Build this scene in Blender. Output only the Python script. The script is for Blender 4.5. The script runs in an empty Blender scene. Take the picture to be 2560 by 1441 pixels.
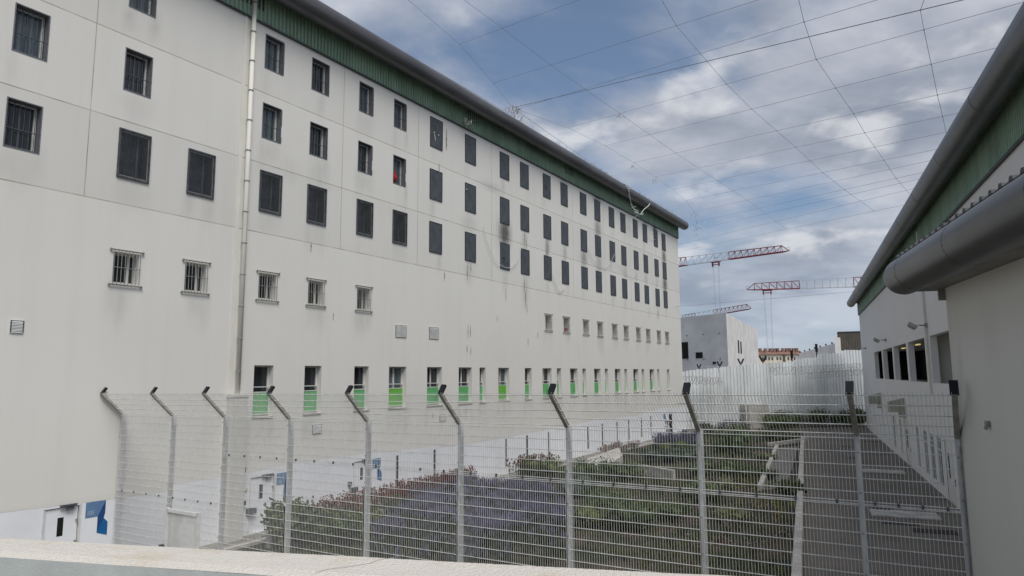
import bpy, bmesh, math, random
import numpy as np
from mathutils import Matrix, Vector, noise as mnoise
R = math.radians
rnd = random.Random(7)
scene = bpy.context.scene
COL = scene.collection
H = 6.4                                   # eye height above the yard

# ---------------------------------------------------------------- helpers
class MB:
    """collects geometry; build() links it as ONE mesh object"""
    def __init__(self): self.v = []; self.f = []; self.m = []
    def face(self, pts, mi=0):
        b = len(self.v); self.v.extend([tuple(p) for p in pts])
        self.f.append(tuple(range(b, b + len(pts)))); self.m.append(mi); return self
    def box(self, x0, x1, y0, y1, z0, z1, mi=0):
        b = len(self.v)
        self.v += [(x0,y0,z0),(x1,y0,z0),(x1,y1,z0),(x0,y1,z0),(x0,y0,z1),(x1,y0,z1),(x1,y1,z1),(x0,y1,z1)]
        for q in ((3,2,1,0),(4,5,6,7),(0,1,5,4),(1,2,6,5),(2,3,7,6),(3,0,4,7)):
            self.f.append(tuple(b + i for i in q)); self.m.append(mi)
        return self
    def obox(self, c, ax, ay, az, mi=0):
        """oriented box: centre and three half-axis vectors"""
        c, ax, ay, az = Vector(c), Vector(ax), Vector(ay), Vector(az)
        b = len(self.v)
        for sz in (-1, 1):
            for sx, sy in ((-1,-1),(1,-1),(1,1),(-1,1)):
                self.v.append(tuple(c + ax*sx + ay*sy + az*sz))
        for q in ((3,2,1,0),(4,5,6,7),(0,1,5,4),(1,2,6,5),(2,3,7,6),(3,0,4,7)):
            self.f.append(tuple(b + i for i in q)); self.m.append(mi)
        return self
    def tube(self, p, q, r, n=6, r2=None, mi=0, cap=True):
        p, q = Vector(p), Vector(q); d = q - p
        if d.length < 1e-6: return self
        d.normalize(); a = d.orthogonal().normalized(); c = d.cross(a)
        r2 = r if r2 is None else r2; b = len(self.v)
        for k in range(n):
            t = 2*math.pi*k/n; w = a*math.cos(t) + c*math.sin(t)
            self.v.append(tuple(p + w*r)); self.v.append(tuple(q + w*r2))
        for k in range(n):
            i, j = 2*k, 2*((k+1) % n)
            self.f.append((b+i, b+j, b+j+1, b+i+1)); self.m.append(mi)
        if cap:
            self.f.append(tuple(b+2*k for k in range(n))[::-1]); self.m.append(mi)
            self.f.append(tuple(b+2*k+1 for k in range(n))); self.m.append(mi)
        return self
    def path(self, pts, r, n=5, mi=0):
        for a, b in zip(pts[:-1], pts[1:]): self.tube(a, b, r, n, mi=mi)
        return self
    def ball(self, c, r, n=8, sz=1.0, mi=0):
        c = Vector(c); b = len(self.v); k = n//2
        for i in range(k+1):
            ph = math.pi*i/k
            for j in range(n):
                th = 2*math.pi*j/n
                self.v.append((c.x + r*math.sin(ph)*math.cos(th), c.y + r*math.sin(ph)*math.sin(th), c.z + r*sz*math.cos(ph)))
        for i in range(k):
            for j in range(n):
                self.f.append((b+i*n+j, b+(i+1)*n+j, b+(i+1)*n+(j+1) % n, b+i*n+(j+1) % n)); self.m.append(mi)
        return self
    def build(self, name, mats, parent=None, smooth=False, loc=None):
        me = bpy.data.meshes.new(name)
        me.from_pydata(self.v, [], self.f)
        if not isinstance(mats, (list, tuple)): mats = [mats]
        for m in mats: me.materials.append(m)
        if len(mats) > 1: me.polygons.foreach_set('material_index', self.m)
        if smooth: me.polygons.foreach_set('use_smooth', [True]*len(me.polygons))
        me.update()
        return link(name, me, parent, loc)

def link(name, me, parent=None, loc=None):
    o = bpy.data.objects.new(name, me); COL.objects.link(o)
    if parent: o.parent = parent
    if loc: o.location = loc
    return o
def tag(o, label=None, cat=None, group=None, kind=None):
    if label: o['label'] = label
    if cat: o['category'] = cat
    if group: o['group'] = group
    if kind: o['kind'] = kind
    return o
def empty(name, loc=(0,0,0), rz=0.0):
    o = bpy.data.objects.new(name, None); COL.objects.link(o)
    o.location = loc; o.rotation_euler = (0,0,rz); o.empty_display_size = .3
    return o
def copy_tree(o, parent=None):
    c = o.copy(); COL.objects.link(c); c.parent = parent
    for ch in list(o.children): copy_tree(ch, c)
    return c

# ---------------------------------------------------------------- materials
def mat(name, col, rough=.8, var=.12, scale=3.0, metal=0.0, bump=0.0, bscale=40.0, col2=None, spec=.3, stretch=None, coord='Object', rng=(.35,.65)):
    m = bpy.data.materials.new(name); m.use_nodes = True
    nt = m.node_tree; N = nt.nodes; L = nt.links
    b = N['Principled BSDF']; b.inputs['Roughness'].default_value = rough; b.inputs['Metallic'].default_value = metal
    b.inputs['Specular IOR Level'].default_value = spec
    tc = N.new('ShaderNodeTexCoord'); mp = N.new('ShaderNodeMapping'); L.new(tc.outputs[coord], mp.inputs[0])
    if stretch: mp.inputs['Scale'].default_value = stretch
    nz = N.new('ShaderNodeTexNoise'); nz.inputs['Scale'].default_value = scale; nz.inputs['Detail'].default_value = 6; nz.inputs['Roughness'].default_value = .65
    L.new(mp.outputs[0], nz.inputs['Vector'])
    mx = N.new('ShaderNodeMix'); mx.data_type = 'RGBA'
    c2 = col2 if col2 else tuple(c*(1-2*var) for c in col)
    c1 = col if col2 else tuple(min(1, c*(1+var)) for c in col)
    mx.inputs[6].default_value = (*c1, 1); mx.inputs[7].default_value = (*c2, 1)
    cr = N.new('ShaderNodeMapRange'); cr.inputs[1].default_value, cr.inputs[2].default_value = rng
    L.new(nz.outputs[0], cr.inputs[0]); L.new(cr.outputs[0], mx.inputs[0]); L.new(mx.outputs[2], b.inputs['Base Color'])
    if bump:
        n2 = N.new('ShaderNodeTexNoise'); n2.inputs['Scale'].default_value = bscale; n2.inputs['Detail'].default_value = 4
        L.new(tc.outputs[coord], n2.inputs['Vector'])
        bp = N.new('ShaderNodeBump'); bp.inputs['Strength'].default_value = bump; bp.inputs['Distance'].default_value = .02
        L.new(n2.outputs[0], bp.inputs['Height']); L.new(bp.outputs[0], b.inputs['Normal'])
    return m

def wall_mat(name, col, hz=(), vs=(), vmin=12.53, soot=False, streak=.06, jcol=(.30,.27,.20)):
    """rendered wall: big soft blotches, rain streaks, panel joints at given heights / stations, soot attribute"""
    m = mat(name, col, rough=.9, var=.0, bump=.15, bscale=60, spec=.15)
    nt = m.node_tree; N = nt.nodes; L = nt.links; b = N['Principled BSDF']
    tc = [n for n in N if n.type == 'TEX_COORD'][0]
    def math_(op, a, bb=None, cc=None):
        n = N.new('ShaderNodeMath'); n.operation = op
        for i, x in enumerate((a, bb, cc)):
            if x is None: continue
            if isinstance(x, (int, float)): n.inputs[i].default_value = x
            else: L.new(x, n.inputs[i])
        return n.outputs[0]
    sp = N.new('ShaderNodeSeparateXYZ'); L.new(tc.outputs['Object'], sp.inputs[0])
    mp = N.new('ShaderNodeMapping'); mp.inputs['Scale'].default_value = (1.6, 1.6, .11); L.new(tc.outputs['Object'], mp.inputs[0])
    nz = N.new('ShaderNodeTexNoise'); nz.inputs['Scale'].default_value = 1.0; nz.inputs['Detail'].default_value = 8; nz.inputs['Roughness'].default_value = .6
    L.new(mp.outputs[0], nz.inputs['Vector'])
    n3 = N.new('ShaderNodeTexNoise'); n3.inputs['Scale'].default_value = .22; n3.inputs['Detail'].default_value = 5; L.new(tc.outputs['Object'], n3.inputs['Vector'])
    st = N.new('ShaderNodeMapRange'); st.inputs[1].default_value = .48; st.inputs[2].default_value = .75; st.inputs[3].default_value = 0; st.inputs[4].default_value = 1
    L.new(nz.outputs[0], st.inputs[0])
    base = N.new('ShaderNodeMix'); base.data_type = 'RGBA'; base.inputs[6].default_value = (*col, 1)
    base.inputs[7].default_value = (col[0]*.72, col[1]*.70, col[2]*.64, 1)
    fac = math_('MULTIPLY', st.outputs[0], streak*2.2)
    fac = math_('ADD', fac, math_('MULTIPLY', math_('SUBTRACT', n3.outputs[0], .42), .35))
    fac = math_('MAXIMUM', fac, 0.0)
    L.new(fac, base.inputs[0]); cur = base.outputs[2]
    def over(cur, f, c):
        mx = N.new('ShaderNodeMix'); mx.data_type = 'RGBA'; L.new(f, mx.inputs[0]); L.new(cur, mx.inputs[6]); mx.inputs[7].default_value = (*c, 1)
        return mx.outputs[2]
    j = None
    for z in hz:
        c = math_('COMPARE', sp.outputs[2], z, .018); j = c if j is None else math_('MAXIMUM', j, c)
    jv = None
    for s in vs:
        c = math_('COMPARE', sp.outputs[0], s, .016); jv = c if jv is None else math_('MAXIMUM', jv, c)
    if jv is not None:
        jv = math_('MULTIPLY', jv, math_('GREATER_THAN', sp.outputs[2], vmin)); j = jv if j is None else math_('MAXIMUM', j, jv)
    if j is not None:
        nn = N.new('ShaderNodeTexNoise'); nn.inputs['Scale'].default_value = .9; L.new(tc.outputs['Object'], nn.inputs['Vector'])
        cur = over(cur, math_('MULTIPLY', j, math_('MULTIPLY', nn.outputs[0], 1.35)), jcol)
        # grime bleeding just under the joints
    if soot:
        at = N.new('ShaderNodeAttribute'); at.attribute_name = 'soot'
        sn = N.new('ShaderNodeTexNoise'); sn.inputs['Scale'].default_value = 2.5; sn.inputs['Detail'].default_value = 5
        mp2 = N.new('ShaderNodeMapping'); mp2.inputs['Scale'].default_value = (2.2, 1, .5); L.new(tc.outputs['Object'], mp2.inputs[0]); L.new(mp2.outputs[0], sn.inputs['Vector'])
        cur = over(cur, math_('MINIMUM', math_('MULTIPLY', at.outputs['Fac'], math_('ADD', math_('MULTIPLY', sn.outputs[0], .9), .40)), .85), (.035,.034,.038))
    if soot:
        tn = N.new('ShaderNodeAttribute'); tn.attribute_name = 'tone'
        has = math_('ADD', tn.outputs['Fac'], math_('MULTIPLY', math_('LESS_THAN', tn.outputs['Fac'], .5), 1.0))
        sc = N.new('ShaderNodeVectorMath'); sc.operation = 'SCALE'; L.new(cur, sc.inputs[0]); L.new(has, sc.inputs['Scale']); cur = sc.outputs[0]
    L.new(cur, b.inputs['Base Color'])
    return m

WALLC = (.765,.75,.705)
M = {}
M['wall'] = wall_mat('cream_render', WALLC, hz=(18.79, 15.6, 12.54), vs=(11.69, 17.68, 23.53, 29.38, 36.98, 48.99, 55.2, 61.3, 67.3), soot=True)
M['wall_r'] = wall_mat('hall_render', (.76,.75,.73), vs=(-43.4,), vmin=-1, streak=.05, jcol=(.4,.38,.3))
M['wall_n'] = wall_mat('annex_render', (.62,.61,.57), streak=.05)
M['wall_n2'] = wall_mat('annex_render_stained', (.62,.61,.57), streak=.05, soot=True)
M['band'] = mat('white_base_paint', (.85,.865,.90), .85, .03, .6)
M['green'] = mat('green_cladding', (.28,.40,.30), .55, .12, .8, stretch=(1,1,.3))
M['zinc'] = mat('zinc_tube', (.12,.122,.128), .40, .16, .6, metal=.45, stretch=(.4,1,1), spec=.5)
M['soffit'] = mat('soffit_metal', (.26,.25,.23), .6, .15, .5)
M['roof'] = mat('roof_sheet', (.07,.075,.08), .6, .1, 2)
M['steel'] = mat('dark_window_steel', (.11,.125,.14), .5, .2, 4, metal=.2)
M['liner'] = mat('grey_liner_steel', (.19,.20,.215), .55, .15, 3, metal=.2)
M['board'] = mat('slate_blue_board', (.050,.060,.070), .6, .30, 1.6, stretch=(3,1,.8), col2=(.095,.108,.122))
M['boardedge'] = mat('board_edge', (.035,.042,.048), .6, .2, 3)
M['slit'] = mat('dark_green_slit', (.035,.050,.032), .6, .15, 3)
M['pvc'] = mat('white_window_frame', (.68,.67,.64), .5, .05, 3)
M['galv'] = mat('galvanised_bar', (.34,.34,.32), .55, .15, 6, metal=.4)
M['mesh'] = mat('galvanised_grating', (.10,.11,.12), .6, .2, 5, metal=.3)
M['guard'] = mat('green_guard_panel', (.13,.43,.16), .45, .08, 2)
M['guard2'] = mat('bright_green_guard_panel', (.15,.46,.07), .45, .08, 2)
M['armgrey'] = mat('weathered_arm_steel', (.30,.29,.25), .6, .15, 4)
M['white'] = mat('white_metal', (.72,.72,.70), .5, .06, 4)
M['fence'] = mat('white_fence_coating', (.74,.74,.71), .5, .10, 8)
M['fencepost'] = mat('white_fence_post', (.66,.67,.66), .5, .10, 3, stretch=(4,4,.6))
M['black'] = mat('black_plastic', (.012,.013,.018), .5, .1, 5)
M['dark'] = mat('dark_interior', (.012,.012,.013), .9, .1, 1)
M['blue1'] = mat('blue_paint_pale', (.13,.24,.42), .7, .06, 4)
M['blue2'] = mat('blue_paint_dark', (.018,.07,.22), .7, .06, 4)
M['blue3'] = mat('blue_paint_mid', (.01,.13,.34), .7, .06, 4)
M['letter'] = mat('pale_lettering', (.45,.55,.62), .7, .03, 4)
M['asphalt'] = mat('yard_asphalt', (.178,.155,.132), .95, .12, .35, bump=.3, bscale=30)
M['pave'] = mat('concrete_pavement', (.25,.235,.21), .95, .15, .8, bump=.3)
M['concrete'] = mat('weathered_concrete', (.50,.48,.44), .9, .16, 1.5, bump=.3)
M['parapet'] = mat('parapet_top_render', (.80,.75,.67), .95, .09, 4.5, bump=.8, bscale=95, col2=(.68,.58,.43), rng=(.54,.80))
M['parapetf'] = mat('parapet_grey_paint', (.52,.55,.53), .8, .06, 5, bump=.2, bscale=160)
M['soil'] = mat('garden_soil', (.060,.043,.030), .97, .2, .45, bump=.8, bscale=12, col2=(.014,.020,.008), rng=(.40,.56))
M['gravel'] = mat('grey_gravel', (.19,.18,.17), .97, .25, 6, bump=.8, bscale=30)
M['grass'] = mat('weed_green', (.048,.090,.018), .8, .3, .7, col2=(.115,.10,.045))
M['leaf'] = mat('shrub_leaf', (.085,.125,.040), .6, .3, 1.9, col2=(.018,.034,.012))
M['leaf2'] = mat('olive_leaf', (.145,.165,.050), .7, .3, 1.7, col2=(.040,.060,.017))
M['leafg'] = mat('grey_green_leaf', (.085,.105,.088), .75, .2, 1.5, col2=(.035,.050,.040))
M['stem'] = mat('lavender_stem', (.040,.060,.028), .8, .25, 3)
M['lav'] = mat('lavender_flower', (.19,.18,.285), .8, .2, .5, col2=(.10,.10,.16))
M['red'] = mat('red_valerian', (.25,.075,.05), .8, .3, 5)
M['pinkf'] = mat('pale_pink_blossom', (.42,.30,.28), .8, .2, 6)
M['yellow'] = mat('yellow_blossom', (.42,.38,.05), .8, .1, 6)
M['bark'] = mat('grey_bark', (.11,.09,.07), .9, .2, 8)
M['craneR'] = mat('crane_red', (.26,.045,.055), .5, .1, 3)
M['craneW'] = mat('crane_pale_grey', (.50,.52,.54), .5, .1, 3)
M['wire'] = mat('steel_cable', (.30,.32,.35), .5, .1, 3, metal=.3)
M['rag'] = mat('pale_plastic_rag', (.66,.65,.62), .8, .1, 6)
M['rope'] = mat('white_sheet_rope', (.70,.70,.69), .8, .08, 6)
M['metalfence'] = mat('pale_corrugated_steel', (.80,.83,.84), .5, .10, .5, stretch=(1,1,.3), metal=.1)
M['cb_shaded'] = mat('shaded_raw_concrete', (.66,.66,.65), .9, .08, .25, bump=.1)  # concrete building's side away from the sun, shade put into the colour
M['cb_lite'] = mat('pale_or_lit_concrete', (.80,.79,.77), .9, .08, .3)  # same building's sunlit side painted lighter; also the outer wall's own tone
M['apt'] = mat('ochre_apartment_render', (.80,.72,.58), .9, .12, .15)
M['tile'] = mat('terracotta_tile', (.30,.17,.13), .9, .2, .5)
M['shed'] = mat('brown_corrugated', (.13,.115,.095), .7, .1, 1)
M['bluehall'] = mat('blue_grey_roof', (.17,.24,.30), .6, .1, .2)
M['beige'] = mat('beige_metal_box', (.40,.40,.33), .6, .1, 2)
M['drain'] = mat('iron_drain', (.045,.038,.033), .8, .3, 5)
M['skin'] = mat('skin', (.16,.09,.06), .6, .05, 5)
M['cloth'] = mat('white_cotton', (.66,.66,.68), .9, .1, 8)
M['trouser'] = mat('pale_grey_cotton', (.52,.51,.55), .9, .1, 8)
M['hair'] = mat('black_hair', (.01,.01,.012), .7, .1, 8)
M['redcloth'] = mat('red_cloth', (.42,.02,.03), .8, .15, 6)
M['stain'] = mat('dark_grime', (.30,.285,.265), .95, .3, 4)
M['cream'] = mat('cream_pipe', (.78,.76,.69), .5, .04, 1.5, stretch=(1,1,.4))
M['hill'] = mat('hazy_hill', (.16,.22,.27), .95, .2, .01)

def emit_mat(name, col, st):
    m = bpy.data.materials.new(name); m.use_nodes = True; b = m.node_tree.nodes['Principled BSDF']
    b.inputs['Base Color'].default_value = (*col, 1); b.inputs['Emission Color'].default_value = (*col, 1); b.inputs['Emission Strength'].default_value = st
    return m
M['lamp'] = emit_mat('lit_ceiling_lamp', (1.0,.8,.35), .45)

def glass_mat(name, dark, lite, sc, rough=.12):
    m = mat(name, lite, rough, .0, 1, col2=dark, stretch=(sc, sc, .15), spec=.6)
    for n in m.node_tree.nodes:
        if n.type == 'TEX_NOISE': n.inputs['Detail'].default_value = 2
    return m
M['glass'] = glass_mat('curtained_glass', (.018,.028,.038), (.12,.165,.19), 4.5)
M['glassd'] = glass_mat('dark_glass', (.01,.012,.014), (.03,.036,.04), 2)
M['glassn'] = glass_mat('night_blue_glass', (.022,.028,.036), (.035,.045,.056), .7)
M['glassb'] = glass_mat('bluish_glass', (.045,.065,.07), (.13,.17,.18), 3)

# ---------------------------------------------------------------- camera, light, sky
cam = bpy.data.cameras.new('Camera'); co = bpy.data.objects.new('Camera', cam); COL.objects.link(co)
cam.sensor_width = 36; cam.lens = 36*1707/2560; cam.clip_end = 5000; cam.clip_start = .1
co.matrix_world = Matrix.Translation((0,0,H)) @ Matrix.Rotation(R(90+7.25), 4, 'X') @ Matrix.Rotation(R(-.37), 4, 'Z')
scene.camera = co
SUN_AZ, SUN_EL = 156.0, 55.0
sun = bpy.data.lights.new('Sun', 'SUN'); so = bpy.data.objects.new('Sun', sun); COL.objects.link(so)
sun.energy = 2.35; sun.angle = R(28); sun.color = (1, .965, .91)
sd = Vector((math.sin(R(SUN_AZ))*math.cos(R(SUN_EL)), math.cos(R(SUN_AZ))*math.cos(R(SUN_EL)), math.sin(R(SUN_EL))))
so.rotation_euler = sd.to_track_quat('Z', 'Y').to_euler(); so.location = (0,0,60)

w = bpy.data.worlds.new('World'); scene.world = w; w.use_nodes = True
nt = w.node_tree; N = nt.nodes; L = nt.links
bg = N['Background']; bg.inputs[1].default_value = .10
def wm(op, a, b=None, c=None, clamp=False):
    n = N.new('ShaderNodeMath'); n.operation = op; n.use_clamp = clamp
    for i, x in enumerate((a, b, c)):
        if x is None: continue
        if isinstance(x, (int, float)): n.inputs[i].default_value = x
        else: L.new(x, n.inputs[i])
    return n.outputs[0]
sky = N.new('ShaderNodeTexSky'); sky.sky_type = 'NISHITA'; sky.sun_disc = False
sky.sun_elevation = R(SUN_EL); sky.sun_rotation = R(SUN_AZ); sky.air_density = 1.0; sky.dust_density = .6; sky.ozone_density = 1.5
tc = N.new('ShaderNodeTexCoord'); sp = N.new('ShaderNodeSeparateXYZ'); L.new(tc.outputs['Generated'], sp.inputs[0])
zz = wm('ADD', wm('MAXIMUM', sp.outputs[2], 0.0), .24)
cx = wm('DIVIDE', sp.outputs[0], zz); cy = wm('DIVIDE', sp.outputs[1], zz)
cb = N.new('ShaderNodeCombineXYZ'); L.new(cx, cb.inputs[0]); L.new(cy, cb.inputs[1])
def wnoise(scale, detail, rough, off, sx=1, sy=1, dist=0.0):
    mp = N.new('ShaderNodeMapping'); mp.inputs['Location'].default_value = off; mp.inputs['Scale'].default_value = (sx, sy, 1)
    L.new(cb.outputs[0], mp.inputs[0])
    n = N.new('ShaderNodeTexNoise'); n.inputs['Scale'].default_value = scale; n.inputs['Detail'].default_value = detail
    n.inputs['Roughness'].default_value = rough; n.inputs['Distortion'].default_value = dist
    L.new(mp.outputs[0], n.inputs['Vector']); return n.outputs[0]
n1 = wnoise(1.45, 9, .52, (27.7, 18.9, 0), dist=.3)
n2 = wnoise(.85, 5, .5, (37.8,27.7,0))
n4 = wnoise(3.2, 9, .55, (5.3, 1.7, 0), sx=.8, dist=.2)
# more cloud to the right (east) and overhead
bias = wm('MULTIPLY', wm('ADD', cx, .35), .055)
bias = wm('MINIMUM', bias, .16)
cov = wm('ADD', n1, bias)
mr = N.new('ShaderNodeMapRange'); mr.interpolation_type = 'SMOOTHSTEP'; L.new(cov, mr.inputs[0]); mr.inputs[1].default_value = .365; mr.inputs[2].default_value = .57
cover = wm('MULTIPLY', mr.outputs[0], .90)
# cloud tone: bright tops, grey undersides
mr2 = N.new('ShaderNodeMapRange'); mr2.interpolation_type = 'SMOOTHSTEP'; tone = wm('ADD', wm('MULTIPLY', n2, .6), wm('MULTIPLY', n4, .45))
L.new(tone, mr2.inputs[0]); mr2.inputs[1].default_value = .39; mr2.inputs[2].default_value = .66
cc = N.new('ShaderNodeMix'); cc.data_type = 'RGBA'; cc.inputs[6].default_value = (2.65,3.0,3.7,1); cc.inputs[7].default_value = (6.4,6.6,7.2,1)
L.new(mr2.outputs[0], cc.inputs[0])
# blue sky veiled slightly by thin cirrus
sk = N.new('ShaderNodeMix'); sk.data_type = 'RGBA'; sk.inputs[0].default_value = .30; L.new(sky.outputs[0], sk.inputs[6]); sk.inputs[7].default_value = (2.2,3.1,4.7,1)
fin = N.new('ShaderNodeMix'); fin.data_type = 'RGBA'; L.new(cover, fin.inputs[0]); L.new(sk.outputs[2], fin.inputs[6]); L.new(cc.outputs[2], fin.inputs[7])
# separate bright cumulus puffs
n5 = wnoise(3.6, 8, .5, (48.09, 11.34, 0), dist=.15); n6 = wnoise(1.3, 3, .5, (6.2, 4.4, 0))
mp5 = N.new('ShaderNodeMapRange'); mp5.interpolation_type = 'SMOOTHSTEP'; L.new(wm('ADD', wm('MULTIPLY', n5, .75), wm('MULTIPLY', n6, .3)), mp5.inputs[0]); mp5.inputs[1].default_value = .56; mp5.inputs[2].default_value = .68; mp5.inputs[3].default_value = 0; mp5.inputs[4].default_value = .78
fp = N.new('ShaderNodeMix'); fp.data_type = 'RGBA'; L.new(mp5.outputs[0], fp.inputs[0]); L.new(fin.outputs[2], fp.inputs[6]); fp.inputs[7].default_value = (7.4,7.5,7.8,1)
fin = fp
# pale blue air near the horizon
hz = N.new('ShaderNodeMapRange'); hz.interpolation_type = 'SMOOTHSTEP'; L.new(sp.outputs[2], hz.inputs[0]); hz.inputs[1].default_value = .0; hz.inputs[2].default_value = .22; hz.inputs[3].default_value = .50; hz.inputs[4].default_value = 0
f2 = N.new('ShaderNodeMix'); f2.data_type = 'RGBA'; L.new(hz.outputs[0], f2.inputs[0]); L.new(fin.outputs[2], f2.inputs[6]); f2.inputs[7].default_value = (3.7,4.7,6.1,1)
L.new(f2.outputs[2], bg.inputs[0])

scene.view_settings.view_transform = 'Standard'; scene.view_settings.look = 'None'
scene.view_settings.exposure = 0.0; scene.view_settings.gamma = 1
scene.render.engine = 'CYCLES'

# ---------------------------------------------------------------- frames
def az_dir(a): return Vector((math.sin(R(a)), math.cos(R(a)), 0))
def frame_left(az, perp):
    """building on the left of the view: local x runs away along the facade, local y into the building"""
    u = az_dir(az); n = Vector((u.y, -u.x, 0)); return n*perp, math.atan2(u.y, u.x)
UL = az_dir(31.6); NL = Vector((UL.y, -UL.x, 0))
def FL(s, off, z): return UL*s + NL*(-24.3 + off) + Vector((0,0,z))
UR = az_dir(23.03); NR = Vector((UR.y, -UR.x, 0))
def FR(s, off, z): return UR*s + NR*(6.3 - off) + Vector((0,0,z))

def holed_wall(mb, x0, x1, z0, z1, holes, y=0.0, step=None, mi=0, ex=(), ez=()):
    xs = {x0, x1} | set(ex); zs = {z0, z1} | set(ez)
    for a, b, c, d in holes: xs |= {a, b}; zs |= {c, d}
    def fill(S):
        S = sorted(S); out = [S[0]]
        for v in S[1:]:
            if v - out[-1] < 1e-5: continue
            if step:
                n = max(1, int((v - out[-1])/step)); a = out[-1]
                out += [a + (v-a)*k/n for k in range(1, n)]
            out.append(v)
        return out
    xs = fill(xs); zs = fill(zs); nx, nz = len(xs), len(zs)
    b = len(mb.v); mb.v += [(x, y, z) for z in zs for x in xs]
    for j in range(nz-1):
        cz = (zs[j]+zs[j+1])/2
        hs = [h for h in holes if h[2] < cz < h[3]]
        for i in range(nx-1):
            cxx = (xs[i]+xs[i+1])/2
            if any(h[0] < cxx < h[1] for h in hs): continue
            mb.f.append((b+j*nx+i, b+j*nx+i+1, b+(j+1)*nx+i+1, b+(j+1)*nx+i)); mb.m.append(mi)

def reveal(mb, x0, x1, z0, z1, d, mi=0, y=0.0):
    mb.face([(x0,y,z0),(x0,y+d,z0),(x0,y+d,z1),(x0,y,z1)], mi); mb.face([(x1,y,z1),(x1,y+d,z1),(x1,y+d,z0),(x1,y,z0)], mi)
    mb.face([(x0,y,z1),(x0,y+d,z1),(x1,y+d,z1),(x1,y,z1)], mi); mb.face([(x0,y,z0),(x1,y,z0),(x1,y+d,z0),(x0,y+d,z0)], mi)

# ================================================================ LEFT: the long cell block
loc, rz = frame_left(31.6, -24.3)
block = empty('cell_block', (loc.x, loc.y, 0), rz)
tag(block, 'long cream cell block with rows of barred windows and a green band under the eave', 'building')
S_END = 76.05; S0 = -8.0; ZT = 21.9
recessed = [(9.24,10.2,16.79,18.34),(9.24,10.2,13.63,15.18)]
for z0, z1 in ((19.96,21.5),(16.77,18.34)):
    recessed += [(12.77,13.74,z0,z1),(18.77,19.8,z0,z1),(21.45,22.5,z0,z1),(24.62,25.66,z0,z1),(27.29,28.33,z0,z1)]
boards_s = [30.42, 33.94, 38.0, 40.69, 44.04, 46.92, 50.4, 53.24, 56.35, 59.05, 62.2, 64.84, 68.0, 70.5]
meshw_s = [12.7, 15.38, 18.73, 21.37, 24.57, 27.27]
bars_s = [12.74, 15.45, 18.83, 21.55, 24.69, 44.1, 47.02, 50.52, 53.33, 56.48, 59.15, 62.24, 64.92, 68.02, 70.6]
green_w = [(18.85,19.84),(21.56,22.56),(24.68,25.69),(27.2,28.58),(30.36,31.72),(33.36,34.72),(35.57,36.24),(37.74,39.08),(41.13,42.07),(43.66,45.04),
           (45.87,46.58),(48.06,49.4),(50.27,50.95),(52.49,53.8),(54.69,55.37),(56.86,58.16),(59.07,59.75),(61.23,62.56),(63.4,64.12),(65.59,66.88),(67.79,68.4),(70.8,71.6)]
doors = [(11.22,12.27),(18.9,20.1),(24.8,26.0)]
slits = [27.92,31.08,38.62,41.32,44.4,51.03,53.85,57.0,59.7,62.9,65.45]
holes = list(recessed)
for s in meshw_s: holes.append((s+.1, s+1.07, 13.6, 15.17))
for s in bars_s: holes.append((s+.07, s+.97, 9.7, 10.8))
for a, b in green_w: holes.append((a, b, 4.72, 6.87))
mb = MB(); VJ = (11.69, 17.68, 23.53, 29.38, 36.98, 42.85, 48.99, 55.2, 61.3, 67.3); HJ = (18.79, 15.6, 12.54)
holed_wall(mb, S0, S_END, 2.45, ZT, holes, step=.3, ex=VJ, ez=HJ)
wallo = mb.build('wall', M['wall'], block)
# soot: (s, z, half width, half height, strength)
soots = [(38.6,15.95,.62,.85,1.15),(38.6,14.5,.5,.8,.25),(53.9,19.0,.55,.75,.7),(53.9,21.75,.8,.35,.8),(53.85,17.8,.4,.6,.4),(44.65,15.9,.28,.8,.75),(47.5,15.9,.3,.7,.45),
         (51.0,16.0,.5,.7,.7),(54.0,15.9,.45,.8,.45),(60.0,15.9,.3,.7,.35),(71.1,19.0,.55,.75,.95),(71.1,15.9,.6,.8,1.0),(68.5,21.75,.6,.45,1.1),(65.6,21.75,.7,.25,.7),
         (47.5,21.72,.7,.22,.7),(34.5,21.7,.8,.25,.3),(34.4,15.8,.7,.5,.22),(41.3,15.9,.3,.8,.35),(41.3,12.4,.35,1.0,.3),(20.2,15.7,.7,.5,.12),(22.1,15.8,.6,.6,.22),
         (37.0,18.8,1.0,.25,.3),(62.7,15.9,.3,.6,.25),(65.4,15.9,.35,.6,.3),(68.5,15.9,.3,.6,.25),(66.0,12.6,.3,.6,.15),(68.6,12.7,.18,.8,.5),(34.4,12.9,.3,.8,.25),(38.6,12.7,.3,.7,.2),
         (13.3,16.3,.6,.5,.12),(13.3,12.9,.5,.5,.12),(56.9,12.9,.3,.6,.15),(17.2,13.0,.3,3.0,.05),(13.1,9.0,.10,.7,.22),(16.3,9.2,.08,.5,.25),(19.5,9.3,.1,.4,.15)]
rs = random.Random(21)
for a_, b_, c_, d_ in holes:                             # rain streaks below the sill corners
    for x_ in (a_+.05, b_-.05, (a_+b_)/2):
        if rs.random() < .75: soots.append((x_, c_-.55*rs.uniform(.6,1.3), rs.uniform(.10,.22), rs.uniform(.4,.8), rs.uniform(.06,.20)))
for s_ in boards_s:
    for z_ in (19.76, 16.6, 13.46): soots.append((s_+rs.uniform(.1,1.1), z_-.5, rs.uniform(.10,.3), rs.uniform(.35,.8), rs.uniform(.05,.22)))
att = wallo.data.attributes.new('soot', 'FLOAT', 'POINT')
vals = np.zeros(len(wallo.data.vertices))
P = np.array([v.co[:] for v in wallo.data.vertices])
for s, z, a, b, k in soots:
    d = ((P[:,0]-s)/a)**2 + ((P[:,2]-z)/b)**2
    vals = np.maximum(vals, k*np.exp(-d**1.3*.7))
att.data.foreach_set('value', vals.astype(np.float32))
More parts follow.
